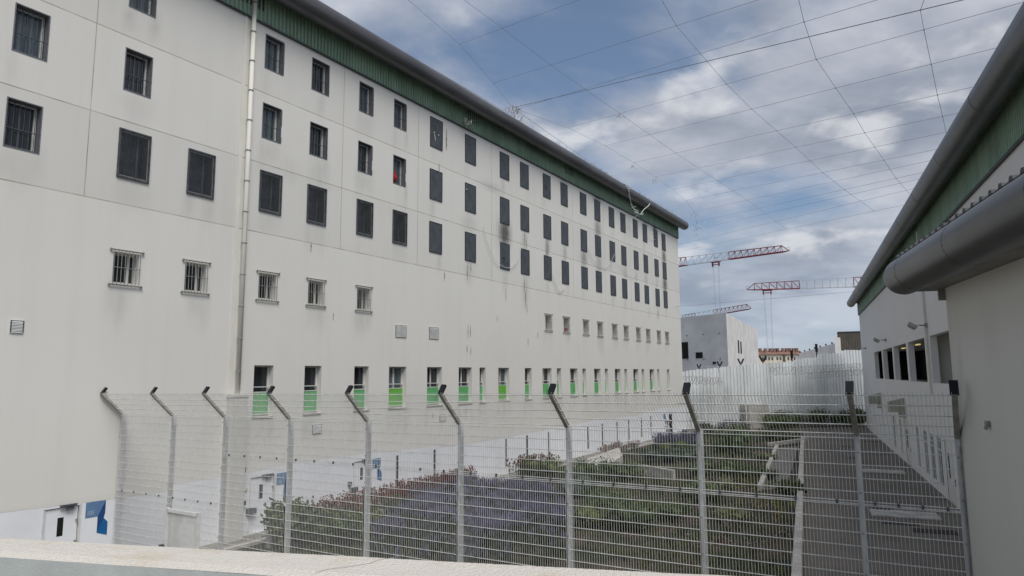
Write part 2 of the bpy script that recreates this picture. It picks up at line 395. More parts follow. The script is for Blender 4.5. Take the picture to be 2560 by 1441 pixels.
tone_ = wallo.data.attributes.new('tone', 'FLOAT', 'FACE'); tv = []
for pg in wallo.data.polygons:                           # each precast panel weathers a little differently
    c_ = pg.center; i_ = sum(1 for v_ in VJ if c_.x > v_) if c_.z > 12.54 else sum(1 for v_ in (17.68, 42.85) if c_.x > v_); j_ = sum(1 for v_ in HJ if c_.z > v_)
    tv.append(1.0 + .028*math.sin(i_*12.9898 + j_*78.233 + 1.7) - (.02 if j_ > 0 else 0))
tone_.data.foreach_set('value', tv)
# lower painted base band, its top edge cut on a shallow zigzag
mb = MB(); lowholes = [(a, b, 0.06, 2.25) for a, b in doors] + [(s-.07, s+.07, .47, 2.26) for s in slits] + [(70.9,71.9,.06,2.18)]
holed_wall(mb, S0, S_END, -.5, 2.45, lowholes)
mb.build('base_wall', M['band'], block)
zz_top = [(S0,2.2),(10,2.38),(13.4,2.27),(15.5,2.24),(21.2,2.6),(24.9,2.58),(31.5,2.33),(35.6,2.28),(45,2.45),(53.5,2.62),(62,2.5),(68.2,2.9),(S_END,2.7)]
for (a, za), (b, zb) in zip(zz_top[:-1], zz_top[1:]):
    lo = 2.262                                          # cream part above the paint line where the line dips, white where it rises
    if za > 2.45 or zb > 2.45: MB().face([(a,-.004,lo),(b,-.004,lo),(b,-.004,max(lo+.01,zb)),(a,-.004,max(lo+.01,za))]).build('paint_edge', M['band'], block)
    if za <= 2.45 and zb <= 2.46: MB().face([(a,-.005,za),(b,-.005,zb),(b,-.005,2.47),(a,-.005,2.47)]).build('plinth_edge', M['wall'], block)
# rest of the shell
mb = MB(); mb.face([(S_END,0,-.5),(S_END,15,-.5),(S_END,15,23.6),(S_END,0,23.6)]); mb.face([(S0,15,-.5),(S0,0,-.5),(S0,0,23.6),(S0,15,23.6)])
mb.face([(S_END,15,-.5),(S0,15,-.5),(S0,15,23.6),(S_END,15,23.6)])
mb.build('end_wall', M['wall'], block)
mb = MB(); mb.face([(S0,.05,23.72),(S_END,.05,23.72),(S_END,15,24.4),(S0,15,24.4)]); mb.build('roof', M['roof'], block)

def corrugated(mb, x0, x1, z0, z1, y, pitch=.21, dep=.075, mi=0):
    n = int(round((x1-x0)/pitch)); p = (x1-x0)/n
    for k in range(n):
        a = x0 + k*p; xs = [a, a+p*.35, a+p*.5, a+p*.85, a+p]; ys = [y, y, y-dep, y-dep, y]
        for i in range(4):
            mb.face([(xs[i],ys[i],z0),(xs[i+1],ys[i+1],z0),(xs[i+1],ys[i+1],z1),(xs[i],ys[i],z1)], mi)
mb = MB(); corrugated(mb, S0, S_END+.08, 21.93, 23.5, -.05)
mb.face([(S_END+.08,-.05,21.93),(S_END+.08,15,21.93),(S_END+.08,15,23.5),(S_END+.08,-.05,23.5)])
mb.build('green_cladding', M['green'], block)
mb = MB(); mb.box(S0, S_END+.09, -.10, -.003, 21.86, 21.925); mb.build('drip_flashing', M['roof'], block)
def eave(mb, x0, x1, yc, zc, r, n=22, ball0=False, ball1=False):
    b = len(mb.v); rings = []
    xs = []
    if ball0: xs += [(x0 - r*math.cos(t), r*math.sin(t)) for t in (R(6), R(30), R(55), R(75))]
    k = max(2, int(abs(x1-x0)/6)); xs += [(x0+(x1-x0)*i/k, r) for i in range(k+1)]
    if ball1: xs += [(x1 + r*math.cos(t), r*math.sin(t)) for t in (R(75), R(55), R(30), R(6))]
    for x, rr in xs:
        for j in range(n):
            t = 2*math.pi*j/n; mb.v.append((x, yc+rr*math.cos(t), zc+rr*math.sin(t)))
    for i in range(len(xs)-1):
        for j in range(n):
            mb.f.append((b+i*n+j, b+i*n+(j+1) % n, b+(i+1)*n+(j+1) % n, b+(i+1)*n+j)); mb.m.append(0)
    for i, rev in ((0, False), (len(xs)-1, True)):
        q = [b+i*n+j for j in range(n)]; mb.f.append(tuple(q if not rev else q[::-1])); mb.m.append(0)
mb = MB(); eave(mb, S0, 76.25, -.78, 23.36, .50, ball1=True)
tubeo = mb.build('eave_tube', M['zinc'], block, smooth=True)
for k in range(1, 14):                                   # joint collars on the tube
    x = S0 + k*6.1
    MB().tube((x-.03,-.78,23.36), (x+.03,-.78,23.36), .506, 22).build('tube_collar', M['zinc'], tubeo)
mb = MB(); mb.box(S0, 76.1, -.60, .3, 23.40, 23.46); mb.box(S0, 76.1, -.62, .3, 23.60, 23.70); mb.build('soffit', M['soffit'], block)
for a, b in ((17.3,18.55),(34.2,35.5),(47.65,49.15)):
    mb = MB(); mb.box(a, b, -.10, -.092, 22.46, 23.2, 1)
    n = 9
    for k in range(n): z = 22.5 + k*.08; mb.obox(((a+b)/2, -.115, z), ((b-a)/2,0,0), (0,.018,.018), (0,.002,-.002))
    mb.build('louvre', [M['green'], M['dark']], block)

# ---- recessed windows with a grey liner
def recessed_window(w_, h_):
    p = empty('window')
    mb = MB(); reveal(mb, 0, w_, 0, h_, .36)
    for a, b, c, d in ((-.035,w_+.035,h_,h_+.035),(-.035,w_+.035,-.035,0),(-.035,0,0,h_),(w_,w_+.035,0,h_)): mb.box(a, b, -.012, .02, c, d)
    mb.build('liner', M['liner'], p)
    mb = MB(); mb.box(0, w_, .33, .355, 0, h_); mb.build('pane', M['glass'], p)
    mb = MB(); f = .07
    mb.box(w_-f-.02, w_-.02, .26, .33, 0, h_, 0); mb.box(0, w_-f-.02, .29, .33, 0, .05, 0); mb.box(0, w_-f-.02, .29, .33, h_-.05, h_, 0); mb.box(w_*.5-.03, w_*.5+.03, .31, .33, .05, h_-.05, 1)
    mb.build('frame', [M['pvc'], M['steel']], p)
    mb = MB()
    for k in range(6): x = w_*(k+.6)/6.2; mb.tube((x,.16,0), (x,.16,h_), .011, 5)
    mb.tube((0,.14,h_*.42), (w_,.14,h_*.42), .016, 5); mb.tube((0,.06,.03), (w_,.06,.03), .016, 5)
    mb.build('bars', M['steel'], p)
    return p
protos = {}
def put(proto_key, maker, loc, parent):
    if proto_key not in protos:
        o = maker(); protos[proto_key] = o
    else:
        o = copy_tree(protos[proto_key])
    o.parent = parent; o.location = loc; return o
gi = 0
for a, b, c, d in recessed:
    o = put(('r', round(b-a,1)), lambda: recessed_window(b-a, d-c), (a, 0, c), block)
    for ch in o.children:
        if ch.name.startswith('pane') and gi % 3 == 1:
            ch.data = ch.data.copy(); ch.data.materials[0] = M['glassd']
    gi += 1
# window rows with no visible parts stay simple: dark boards fixed over the cell windows
def board(w_, h_):
    mb = MB(); mb.box(.03, w_-.03, -.035, -.003, .03, h_-.03, 0)
    for a, b, c, d in ((0,w_,h_-.03,h_),(0,w_,0,.03),(0,.03,.03,h_-.03),(w_-.03,w_,.03,h_-.03)): mb.box(a, b, -.05, -.003, c, d, 1)
    for q in range(3):
        for x in (.07, w_-.07): mb.ball((x,-.04,.12+q*(h_-.24)/2), .02, 6, mi=2)
    return mb
mb0 = board(1.17, 1.80); proto_b = mb0.build('window_board', [M['board'], M['boardedge'], M['galv']], block, loc=(0,0,0))
first = True
for zi, z in enumerate((19.76, 16.6, 13.46)):
    for i, s in enumerate(boards_s):
        o = proto_b if first else proto_b.copy()
        if not first: COL.objects.link(o)
        o.parent = block; o.location = (s, 0, z); first = False
        if (zi, i) in ((0,12),(1,7),(2,2),(0,4)):
            o['label'] = 'scorched board with black burn marks'
            mbk = MB(); r2 = random.Random(i*7+zi)
            cx_, cz_ = .5+r2.random()*.2, .5+r2.random()*.6
            for q in range(7):
                x, z2 = cx_+r2.uniform(-.3,.3), cz_+r2.uniform(-.45,.45)
                pts = [(x+r2.uniform(.03,.09)*math.cos(t), -.0385-.0006*q, z2+r2.uniform(.04,.16)*math.sin(t)) for t in [k*math.pi/4 for k in range(8)]]
                mbk.face(pts)
            mbk.build('burn_mark', M['black'], o)
# grating-covered windows on the lowest cell row
def grating_window():
    p = empty('grated_window')
    mb = MB(); reveal(mb, .1, 1.07, .14, 1.71, .36); mb.build('liner', M['liner'], p)
    mb = MB(); mb.box(.1, 1.07, .33, .35, .14, 1.71); mb.build('pane', M['glassn'], p)
    mb = MB(); mb.box(.84, .90, .30, .33, .14, 1.71); mb.build('frame', M['galv'], p)
    mb = MB()
    for k in range(25): x = .02+k*1.13/24; mb.box(x-.0045, x+.0045, -.05, -.038, .02, 1.79)
    for k in range(38): z = .02+k*1.77/37; mb.box(.02, 1.15, -.037, -.027, z-.0045, z+.0045)
    for a, b, c, d in ((0,1.17,1.75,1.81),(0,1.17,0,.06),(0,.05,.06,1.75),(1.12,1.17,.06,1.75)): mb.box(a, b, -.062, -.002, c, d)
    mb.build('grating', M['mesh'], p)
    return p
for s in meshw_s: put('g', grating_window, (s, 0, 13.48), block)
# small windows with a projecting bar cage
def bar_window():
    p = empty('barred_window')
    mb = MB(); reveal(mb, .07, .97, .1, 1.2, .40); mb.build('reveal', M['wall'], p)
    mb = MB(); mb.box(.07, .97, .36, .385, .1, 1.2); mb.build('pane', M['glassd'], p)
    mb = MB()
    for a, b, c, d in ((.07,.97,1.13,1.2),(.07,.97,.1,.17),(.07,.13,.17,1.13),(.72,.80,.17,1.13)): mb.box(a, b, .32, .36, c, d)
    mb.build('frame', M['pvc'], p)
    mb = MB()
    for k in range(8): x = .06+k*.92/7; mb.tube((x,-.07,.06), (x,-.07,1.24), .013, 5)
    for z in (.03, 1.27): mb.tube((-.05,-.07,z), (1.09,-.07,z), .026, 6); mb.ball((-.05,-.05,z), .05, 6); mb.ball((1.09,-.05,z), .05, 6); mb.tube((-.05,0,z), (-.05,-.07,z), .02, 5); mb.tube((1.09,0,z), (1.09,-.07,z), .02, 5)
    mb.tube((0.04,-.085,.64), (1.0,-.085,.64), .012, 5)
    mb.build('bar_cage', M['galv'], p)
    return p
for s in bars_s: put('b', bar_window, (s, 0, 9.6), block)
# tall windows with green guard panels
def guard_window(w_, bright):
    p = empty('balcony_window')
    mb = MB(); reveal(mb, 0, w_, 0, 2.15, .37); mb.build('reveal', M['wall'], p)
    mb = MB(); mb.box(0, w_, .345, .365, 0, 2.15); mb.build('pane', M['glassb'] if bright else M['glassd'], p)
    mb = MB(); ps = [0, w_-.07] + ([w_*.46] if w_ > 1.1 else [])
    for x in ps: mb.box(x, x+.09, .29, .345, .07, 2.08)
    mb.box(0, w_, .30, .345, 2.08, 2.15); mb.box(0, w_, .30, .345, 0, .07)
    mb.build('frame', M['pvc'], p)
    mb = MB(); mb.box(.02, w_-.03, .215, .235, .12, 1.0); g = mb.build('guard_panel', M['guard2'] if bright else M['guard'], p)
    mb = MB()
    for z in (.10, 1.02, 1.24): mb.box(.0, w_-.01, .205, .245, z-.018, z+.018)
    mb.box(w_-.045, w_-.01, .205, .245, .08, 1.26); mb.box(0, .03, .205, .245, .08, 1.26)
    for z in (.25, 1.15): mb.tube((w_-.03,.22,z), (w_,.22,z), .03, 6)
    mb.build('railing', M['white'], g)
    mb = MB(); mb.box(-.03, w_+.03, -.04, .2, -.06, -.003); mb.build('sill', M['concrete'], p)
    return p
for i, (a, b) in enumerate(green_w):
    br = i in (3, 7)
    put(('v', round(b-a,2), br), lambda: guard_window(b-a, br), (a, 0, 4.72), block)
# louvred vents in the wall
for a, b, c, d in ((9.82,10.2,7.78,8.2),(27.62,28.52,8.43,9.1),(30.45,31.36,8.46,9.15),(22.08,22.66,3.8,4.22),(31.48,32.1,3.8,4.2)):
    mb = MB(); mb.box(a, b, -.03, -.003, c, d); n = int((d-c)/.05)
    for k in range(n): z = c+.04+k*(d-c-.06)/n; mb.obox(((a+b)/2,-.04,z), ((b-a)/2-.04,0,0), (0,.012,.016), (0,.002,-.0015))
    mb.box(a, b, -.031, -.0295, c+.02, d-.02, 1)
    mb.build('wall_vent', [M['white'], M['steel']], block)
# rain pipe with collars, joint cover and its masonry shaft
mb = MB(); mb.tube((17.98,-.16,5.6), (17.98,-.16,23.0), .095, 14); pipe = mb.build('downpipe', M['cream'], block, smooth=True)
for k in range(13):
    z = 6.6+k*1.33; MB().tube((17.98,-.16,z-.02), (17.98,-.16,z+.02), .118, 12).box(17.96, 18.06, -.14, -.003, z-.019, z+.019).build('pipe_collar', M['galv'], pipe)
mb = MB(); mb.box(17.62, 17.78, -.03, -.003, 2.5, 21.86); mb.build('joint_cover', M['cream'], block)
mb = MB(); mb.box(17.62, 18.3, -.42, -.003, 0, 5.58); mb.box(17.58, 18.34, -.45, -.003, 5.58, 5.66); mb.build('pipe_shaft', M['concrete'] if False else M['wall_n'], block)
# doors at yard level
for i, (a, b) in enumerate(doors):
    mb = MB(); mb.box(a+.03, b-.03, .05, .09, .06, 2.22); dd = mb.build('door', M['band'], block)
    mb = MB(); reveal(mb, a, b, .06, 2.25, .1); mb.box(a-.05, a, -.02, -.003, .06, 2.3); mb.box(b, b+.05, -.02, -.003, .06, 2.3); mb.build('door_frame', M['white'], dd)
    x = a + .40*(b-a)
    mb = MB(); mb.box(x, x+.18, .045, .06, 1.35, 1.93); mb.build('door_glass', M['dark'], dd)
    mb = MB(); mb.box(a+.55*(b-a)-.15, b-.12, -.10, -.02, 2.28, 2.33); mb.box(a+.6*(b-a), b-.2, -.06, -.01, 2.14, 2.26); mb.build('door_lamp', M['steel'], dd)
    mb = MB(); mb.box(b-.10, b-.05, -.03, .05, .95, 1.15); mb.box(b-.09, b-.06, -.05, .05, 1.75, 1.82); mb.build('hinge', M['galv'], dd)
mb = MB(); mb.box(70.95, 71.85, .01, .2, .06, 2.15); mb.build('open_doorway', M['dark'], block)
for s in slits:
    mb = MB(); mb.box(s-.066, s+.066, -.035, .05, .48, 2.25); mb.build('slit_window', M['slit'], block)
# blue folded-ribbon signs painted on the base band beside the doors
def ribbon(s):
    p = MB()
    p.face([(s,-.008,1.78),(s+.40,-.008,1.78),(s+.64,-.008,2.28),(s,-.008,2.28)], 0)
    p.face([(s+.40,-.009,1.25),(s+.60,-.009,1.70),(s+.64,-.009,1.86),(s+.64,-.009,2.28),(s+.40,-.009,1.78)], 1)
    p.face([(s+.40,-.010,1.25),(s+.74,-.010,1.12),(s+.74,-.010,1.55),(s+.60,-.010,1.70)], 2)
    o = p.build('door_sign', [M['blue1'], M['blue2'], M['blue3']], block)
    t = MB()                                              # small block capitals, too small to read in the photograph
    for k in range(4):
        x = s+.07+k*.055
        t.box(x, x+.012, -.014, -.0115, 1.86, 1.99); t.box(x+.012, x+.04, -.014, -.0115, 1.975, 1.99); t.box(x+.012, x+.04, -.014, -.0115, 1.92, 1.935); t.box(x+.012, x+.04, -.014, -.0115, 1.86, 1.875)
    t.build('lettering', M['letter'], o)
for s in (12.46, 20.2, 26.02, 69.2): ribbon(s)
# small wall fittings
mb = MB(); mb.box(18.26, 18.5, -.24, -.003, 2.82, 3.15); mb.build('junction_box', M['cream'], block)
for s, z, w_, h_ in ((18.39,2.55,.14,.2),(18.48,1.25,.12,.16),(18.72,.85,.42,.22),(24.4,1.2,.14,.18),(24.62,.86,.34,.22)):
    mb = MB(); mb.box(s, s+w_, -.16, -.003, z, z+h_); mb.box(s+.02, s+w_-.02, -.19, -.16, z+.03, z+h_-.05); mb.build('wall_intercom', M['steel'], block)
mb = MB(); mb.face([(18.62,-.009,1.72),(18.74,-.009,1.72),(18.76,-.009,1.86),(18.64,-.009,1.84)]); mb.build('yellow_notice', M['yellow'], block)
# dark drip stains: tapered marks under sills and joints
mb = MB(); r2 = random.Random(3)
for s, z, w_, h_ in ((34.3,8.6,.05,.9),(34.55,8.7,.05,.8),(34.2,7.75,.06,.5),(34.6,7.6,.04,.5),(37.6,9.8,.04,.5),(41.3,11.0,.06,1.3),(41.15,12.2,.05,.9),(41.5,10.6,.04,.8),(41.6,8.4,.05,.6),
                     (38.7,11.3,.05,.9),(31.9,11.9,.05,.6),(31.3,18.1,.05,.9),(32.0,19.9,.09,1.4),(34.2,12.2,.06,1.0),(34.6,12.8,.05,.6),(68.6,12.1,.12,.9),(41.25,15.6,.06,.9),(41.5,15.4,.05,.6),(44.5,15.2,.05,.5),
                     (21.7,12.1,.05,.5),(23.2,9.0,.03,.4),(30.9,4.0,.05,.3),(34.1,4.1,.06,.35),(43.0,9.0,.05,.5)):
    pts = []
    for k in range(9):
        t = k/8; ww = w_*math.sin(math.pi*min(.98,max(.05,t)))**.6*r2.uniform(.5,1.0)
        pts.append((s+ww, t)); 
    poly = [(s+(x-s), -.0045, z+h_*t) for x, t in pts] + [(s-(x-s)*.8, -.0045, z+h_*t) for x, t in pts[::-1]]
    mb.face(poly)
mb.build('drip_stain', M['stain'], block)
mb = MB()
for s, z in ((31.15,20.6),(30.75,20.65),(34.05,17.95)):
    mb.ball((s,-.06,z), .05, 6)
mb.face([(30.73,-.06,20.6),(30.8,-.07,20.55),(30.9,-.06,20.2),(30.85,-.065,20.18)])
mb.build('rag_knot', M['rag'], block)
mb = MB(); mb.box(27.32, 27.6, .1, .2, 16.85, 17.5); mb.ball((27.5,.1,17.1), .16, 8, 1.4); mb.box(47.55,47.85,.05,.2,9.75,10.0); mb.build('hung_red_cloth', M['redcloth'], block)

# ================================================================ sheet ropes slung between the windows
def rope(name, pts, r, label, parent=None):
    mb = MB(); P3 = []
    n = 8
    for i in range(len(pts)-1):
        a = pts[max(0,i-1)]; b = pts[i]; c = pts[i+1]; d = pts[min(len(pts)-1,i+2)]
        for k in range(n):
            t = k/n
            q = [0.5*((2*b[j]) + (-a[j]+c[j])*t + (2*a[j]-5*b[j]+4*c[j]-d[j])*t*t + (-a[j]+3*b[j]-3*c[j]+d[j])*t**3) for j in (0,1)]
            P3.append(FL(q[0], .12, q[1]))
    P3.append(FL(pts[-1][0], .12, pts[-1][1]))
    mb.path(P3, r, 5)
    o = mb.build(name, M['rope']); tag(o, label, 'rope', 'sheet ropes slung between the cell windows'); return o
rope('sheet_rope', [(35.8,15.9),(36.2,15.0),(37.0,14.05),(38.2,13.6),(39.3,13.75),(40.3,14.6),(40.85,16.4)], .016, 'white knotted rope slung in a deep loop across the scorched board, bottom cell row')
rope('sheet_rope', [(45.2,13.85),(45.6,13.2),(46.4,12.75),(47.1,13.2)], .022, 'short thick white rope hanging under the bottom cell row, right of the deep loop')
rope('sheet_rope', [(51.6,16.8),(52.4,16.1),(53.6,15.7),(55.2,15.8),(56.4,16.5),(57.2,17.3)], .014, 'thin white rope sagging between two boards in the middle cell row')
rope('sheet_rope', [(58.0,16.5),(59.5,15.9),(61.0,15.6),(62.0,15.8),(62.7,16.4)], .013, 'thin white rope dipping between middle row boards nearer the far end')
rope('sheet_rope', [(65.9,20.45),(66.9,20.3),(68.2,20.45)], .016, 'nearly straight white cord between two top row boards near the far end')
rope('sheet_rope', [(28.2,16.95),(28.28,16.8),(28.3,16.3)], .012, 'short end of cord hanging from the window with the red cloth')
def wpath(name, pts, r, label, m='rope', cat='rope', jit=0.0, seed=1):
    mb = MB(); rr = random.Random(seed); pts = [Vector(p) for p in pts]; P3 = []
    for a, b in zip(pts[:-1], pts[1:]):
        for k in range(6): P3.append(a.lerp(b, k/6) + Vector([rr.uniform(-jit,jit) for _ in range(3)]))
    P3.append(pts[-1]); mb.path(P3, r, 5); o = mb.build(name, M[m]); tag(o, label, cat); return o
def tubepoint(s, ang, r=.53): return FL(s, .78+r*math.cos(R(ang)), 23.36+r*math.sin(R(ang)))
mb = MB(); pts = [tubepoint(57.2,40), tubepoint(58.0,-10,.6), FL(59.2,1.0,22.3), FL(60.4,1.0,21.7), FL(61.4,1.1,21.75), tubepoint(63.5,-20,.6)]
rr = random.Random(5)
P3 = []
for a, b in zip(pts[:-1], pts[1:]):
    for k in range(5): P3.append(a.lerp(b, k/5) + Vector([rr.uniform(-.06,.06) for _ in range(3)]))
P3.append(pts[-1]); mb.path(P3, .04, 5)
for k in range(12):
    a = P3[rr.randrange(2, len(P3)-2)]; mb.path([a, a+Vector((rr.uniform(-.5,.5),rr.uniform(-.4,.4),rr.uniform(-.5,.1)))], .03, 4)
o = mb.build('knotted_rope', M['rope']); tag(o, 'thick knotted white rope drooping from the eave tube of the cell block', 'rope')
# shreds of plastic caught along the top of the eave tube
mb = MB(); rr = random.Random(11)
for k in range(230):
    s = rr.uniform(49, 73) if rr.random() < .9 else rr.uniform(40, 49)
    p = tubepoint(s, rr.uniform(50,85), .5); q = p + Vector((rr.uniform(-.25,.25), rr.uniform(-.25,.25), rr.uniform(.02,.28)))
    mb.tube(p, q, .012, 3, r2=.006)
o = mb.build('plastic_shreds', M['rag']); tag(o, 'fringe of pale plastic shreds caught along the top of the eave tube', 'debris', kind='stuff')

# ================================================================ RIGHT: the long hall
hall = empty('hall_building', (NR*6.3), math.atan2(-UR.y, -UR.x))      # local x = -s, local y into the building
tag(hall, 'shaded white hall on the right with open gallery bays and green cladding', 'building')
HS0, HS1, HZT = -91.0, -14.0, 13.2
bays = [(-75.4,-68.4),(-67.5,-60.4),(-59.5,-52.4),(-51.5,-44.7),(-42.9,-36.2)]
lowwin = [(-63.7,-62.4),(-59.4,-58.3),(-51.0,-49.9),(-47.95,-46.7),(-45.6,-44.4),(-43.45,-42.15)]
hdoors = [(-56.2,-54.0),(-41.1,-38.9)]
mb = MB()
holed_wall(mb, HS0, HS1, -.3, HZT, [(a,b,5.82,8.34) for a,b in bays] + [(a,b,.45,3.0) for a,b in lowwin] + [(a,b,.05,3.05) for a,b in hdoors])
mb.face([(HS0,0,-.3),(HS0,0,15),(HS0,14,15),(HS0,14,-.3)]); mb.face([(HS1,14,-.3),(HS1,14,15),(HS1,0,15),(HS1,0,-.3)])
mb.face([(HS1,14,-.3),(HS1,14,15),(HS0,14,15),(HS0,14,-.3)])
mb.build('wall', M['wall_r'], hall)
for i, (a, b) in enumerate(bays):
    mb = MB(); reveal(mb, a, b, 5.82, 8.34, .35); ob = mb.build('gallery_opening', M['wall_r'], hall)
mb = MB(); mb.box(-76, -36, .36, 4, 8.42, 8.5); mb.box(-76,-36,.36,4,5.6,5.7); mb.build('gallery_ceiling', M['concrete'], hall)
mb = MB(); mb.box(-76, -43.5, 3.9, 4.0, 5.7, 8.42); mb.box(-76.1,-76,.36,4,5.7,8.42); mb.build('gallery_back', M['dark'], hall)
mb = MB(); mb.box(-43.5, -36, 2.2, 2.3, 5.7, 8.42); mb.box(-43.5,-43.4,.36,2.2,5.7,8.42); mb.box(-36.0,-35.9,.36,4,5.7,8.42); mb.build('gallery_wall', M['wall_n'], hall)
for s in (-42.0, -50.5, -57.6, -65.5):
    mb = MB(); mb.box(s-.0, s+1.3, 1.2, 1.4, 8.34, 8.41); mb.build('ceiling_lamp', M['lamp'], hall)
for a, b in lowwin:
    mb = MB(); reveal(mb, a, b, .45, 3.0, .2); o = mb.build('window', M['wall_r'], hall)
    mb = MB(); mb.box(a+.05, b-.05, .05, .07, .5, 2.95); mb.build('pane', M['glassd'], o)
    mb = MB(); 
    for x in (a, (a+b)/2-.03, b-.06): mb.box(x, x+.06, .02, .05, .5, 2.95)
    for z in (.45, 2.3, 2.95): mb.box(a, b, .022, .052, z, z+.05)
    mb.build('frame', M['white'], o)
for a, b in hdoors:
    mb = MB(); mb.box(a, b, .02, .1, .05, 3.05); o = mb.build('door', M['white'], hall)
    mb = MB(); mb.box(a+.5, a+.85, .005, .018, 1.2, 2.4); mb.box(b-.25,b-.15,.0,.06,1.0,1.3); mb.build('door_glass', M['dark'], o)
for a, b, z0, z1 in ((-56.3,-55.5,3.62,4.6),(-72.4,-71.6,3.5,4.55)):
    mb = MB(); mb.face([(a,-1.0,z0),(b,-1.0,z0),(b,-1.0,z1-.28),(a,-1.0,z1-.28)]); mb.face([(b,-1.0,z0),(b,-.003,z0),(b,-.003,z1),(b,-1.0,z1-.28)]); mb.face([(a,-.003,z0),(a,-1.0,z0),(a,-1.0,z1-.28),(a,-.003,z1)])
    mb.face([(a,-1.0,z1-.28),(b,-1.0,z1-.28),(b,-.003,z1),(a,-.003,z1)]); mb.face([(a,-1.0,z0),(a,-.003,z0),(b,-.003,z0),(b,-1.0,z0)])
    mb.box(a, b, -.35, -.003, z0-.35, z0-.01)
    mb.build('door_canopy', M['beige'], hall)
mb = MB(); corrugated(mb, HS0-.08, HS1, 13.23, 14.75, -.05)
mb.face([(HS0-.08,-.05,13.23),(HS0-.08,-.05,14.75),(HS0-.08,14,14.75),(HS0-.08,14,13.23)])
mb.build('green_cladding', M['green'], hall)
mb = MB(); mb.box(HS0-.09, HS1, -.10, -.003, 13.15, 13.225); mb.build('drip_flashing', M['roof'], hall)
mb = MB(); eave(mb, HS0-.1, HS1, -.78, 14.66, .46, ball0=True); t2 = mb.build('eave_tube', M['zinc'], hall, smooth=True)
for k in range(1, 13): x = HS0 + k*6.1; MB().tube((x-.03,-.78,14.66), (x+.03,-.78,14.66), .467, 22).build('tube_collar', M['zinc'], t2)
mb = MB(); mb.box(HS0, HS1, -.55, .3, 14.62, 14.67); mb.build('soffit', M['soffit'], hall)
mb = MB(); mb.face([(HS0,.02,14.95),(HS1,.02,14.95),(HS1,14,15.5),(HS0,14,15.5)]); mb.build('roof', M['roof'], hall)
mb = MB(); mb.tube((-43.35,-.1,5.2), (-43.35,-.1,14.2), .07, 10); mb.build('downpipe', M['cream'], hall)
for s, z in ((-43.3,8.95),(-63.9,9.05),(-84.5,9.05)):
    mb = MB(); mb.box(s-.12, s+.12, -.12, -.003, z-.12, z+.12); mb.tube((s,-.1,z), (s,-.4,z+.02), .04, 6); fl = mb.build('floodlight', M['galv'], hall)
    mb = MB(); mb.obox((s-.05,-.70,z+.02), (.19,0,.0), (0,.20,-.12), (0,-.045,-.085)); mb.obox((s-.05,-.76,z-.10), (.16,0,0), (0,.16,-.10), (0,-.02,-.03), 1); mb.build('lamp_head', [M['beige'], M['galv']], fl)

# ================================================================ near annex with the big rounded eave
UN = az_dir(17.23); NN = Vector((UN.y, -UN.x, 0))
annex = empty('annex_building', (NN*3.58), math.atan2(-UN.y, -UN.x))
tag(annex, 'nearby shaded plain wall at right edge under a fat rounded metal eave', 'building')
AX0, AX1 = -13.05, 8.0
mb = MB(); mb.face([(AX0,9,-.3),(AX0,0,-.3),(AX0,0,7.8),(AX0,9,7.8)]); mb.face([(AX1,0,-.3),(AX1,9,-.3),(AX1,9,7.8),(AX1,0,7.8)]); mb.face([(AX0,9,-.3),(AX0,9,7.8),(AX1,9,7.8),(AX1,9,-.3)]); mb.face([(AX0,0,7.8),(AX1,0,7.8),(AX1,9,7.8),(AX0,9,7.8)])
holed_wall(mb, AX0, AX1, -.3, 7.8, [], step=.12)
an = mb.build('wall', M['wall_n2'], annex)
at_ = an.data.attributes.new('soot', 'FLOAT', 'POINT'); P2 = np.array([v.co[:] for v in an.data.vertices]); v2 = np.zeros(len(P2))
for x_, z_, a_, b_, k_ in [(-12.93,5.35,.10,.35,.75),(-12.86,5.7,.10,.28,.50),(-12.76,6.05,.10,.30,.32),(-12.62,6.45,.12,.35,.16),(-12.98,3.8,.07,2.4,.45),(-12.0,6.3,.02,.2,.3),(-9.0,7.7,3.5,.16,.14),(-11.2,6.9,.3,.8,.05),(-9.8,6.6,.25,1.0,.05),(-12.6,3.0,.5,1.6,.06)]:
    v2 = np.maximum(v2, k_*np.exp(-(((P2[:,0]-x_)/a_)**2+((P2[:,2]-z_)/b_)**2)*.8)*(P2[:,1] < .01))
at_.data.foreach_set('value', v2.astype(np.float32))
mb = MB(); eave(mb, -13.4, AX1, -.52, 8.07, .32, ball0=True, n=28); t3 = mb.build('eave_tube', M['zinc'], annex, smooth=True)
for x in (-12.6, -10.0, -7.4, -4.8): MB().tube((x-.010,-.52,8.07), (x+.010,-.52,8.07), .3225, 28).build('tube_seam', M['zinc'], t3)
mb = MB(); mb.box(AX0-.4, AX1, -.45, .3, 7.80, 7.87); mb.box(AX0-.06, AX0, -.1, 9, 7.6, 7.8); mb.build('soffit', M['soffit'], annex)
mb = MB(); x = -13.6                               # trapezoidal roof sheet; its ribs stand up behind the tube
while x < AX1:
    for xa, za, xb, zb in ((0,0,.17,0),(.17,0,.20,.05),(.20,.05,.27,.05),(.27,.05,.30,0)):
        mb.face([(x+xa,-.62,8.40+za),(x+xb,-.62,8.40+zb),(x+xb,9,9.0+zb),(x+xa,9,9.0+za)])
    mb.face([(x+.17,-.62,8.40),(x+.30,-.62,8.40),(x+.27,-.62,8.455),(x+.20,-.62,8.455)])
    x += .30
mb.build('roof_sheet', M['roof'], annex)
mb = MB(); mb.box(-12.95, -12.9, -.03, -.003, .0, 5.2)
mb.build('corner_trim', M['galv'], annex)
mb = MB(); mb.box(-11.6,-11.5,-.05,-.003,5.62,5.7); mb.ball((-11.55,-.05,5.6), .03, 6); mb.build('wall_fixing', M['galv'], annex)

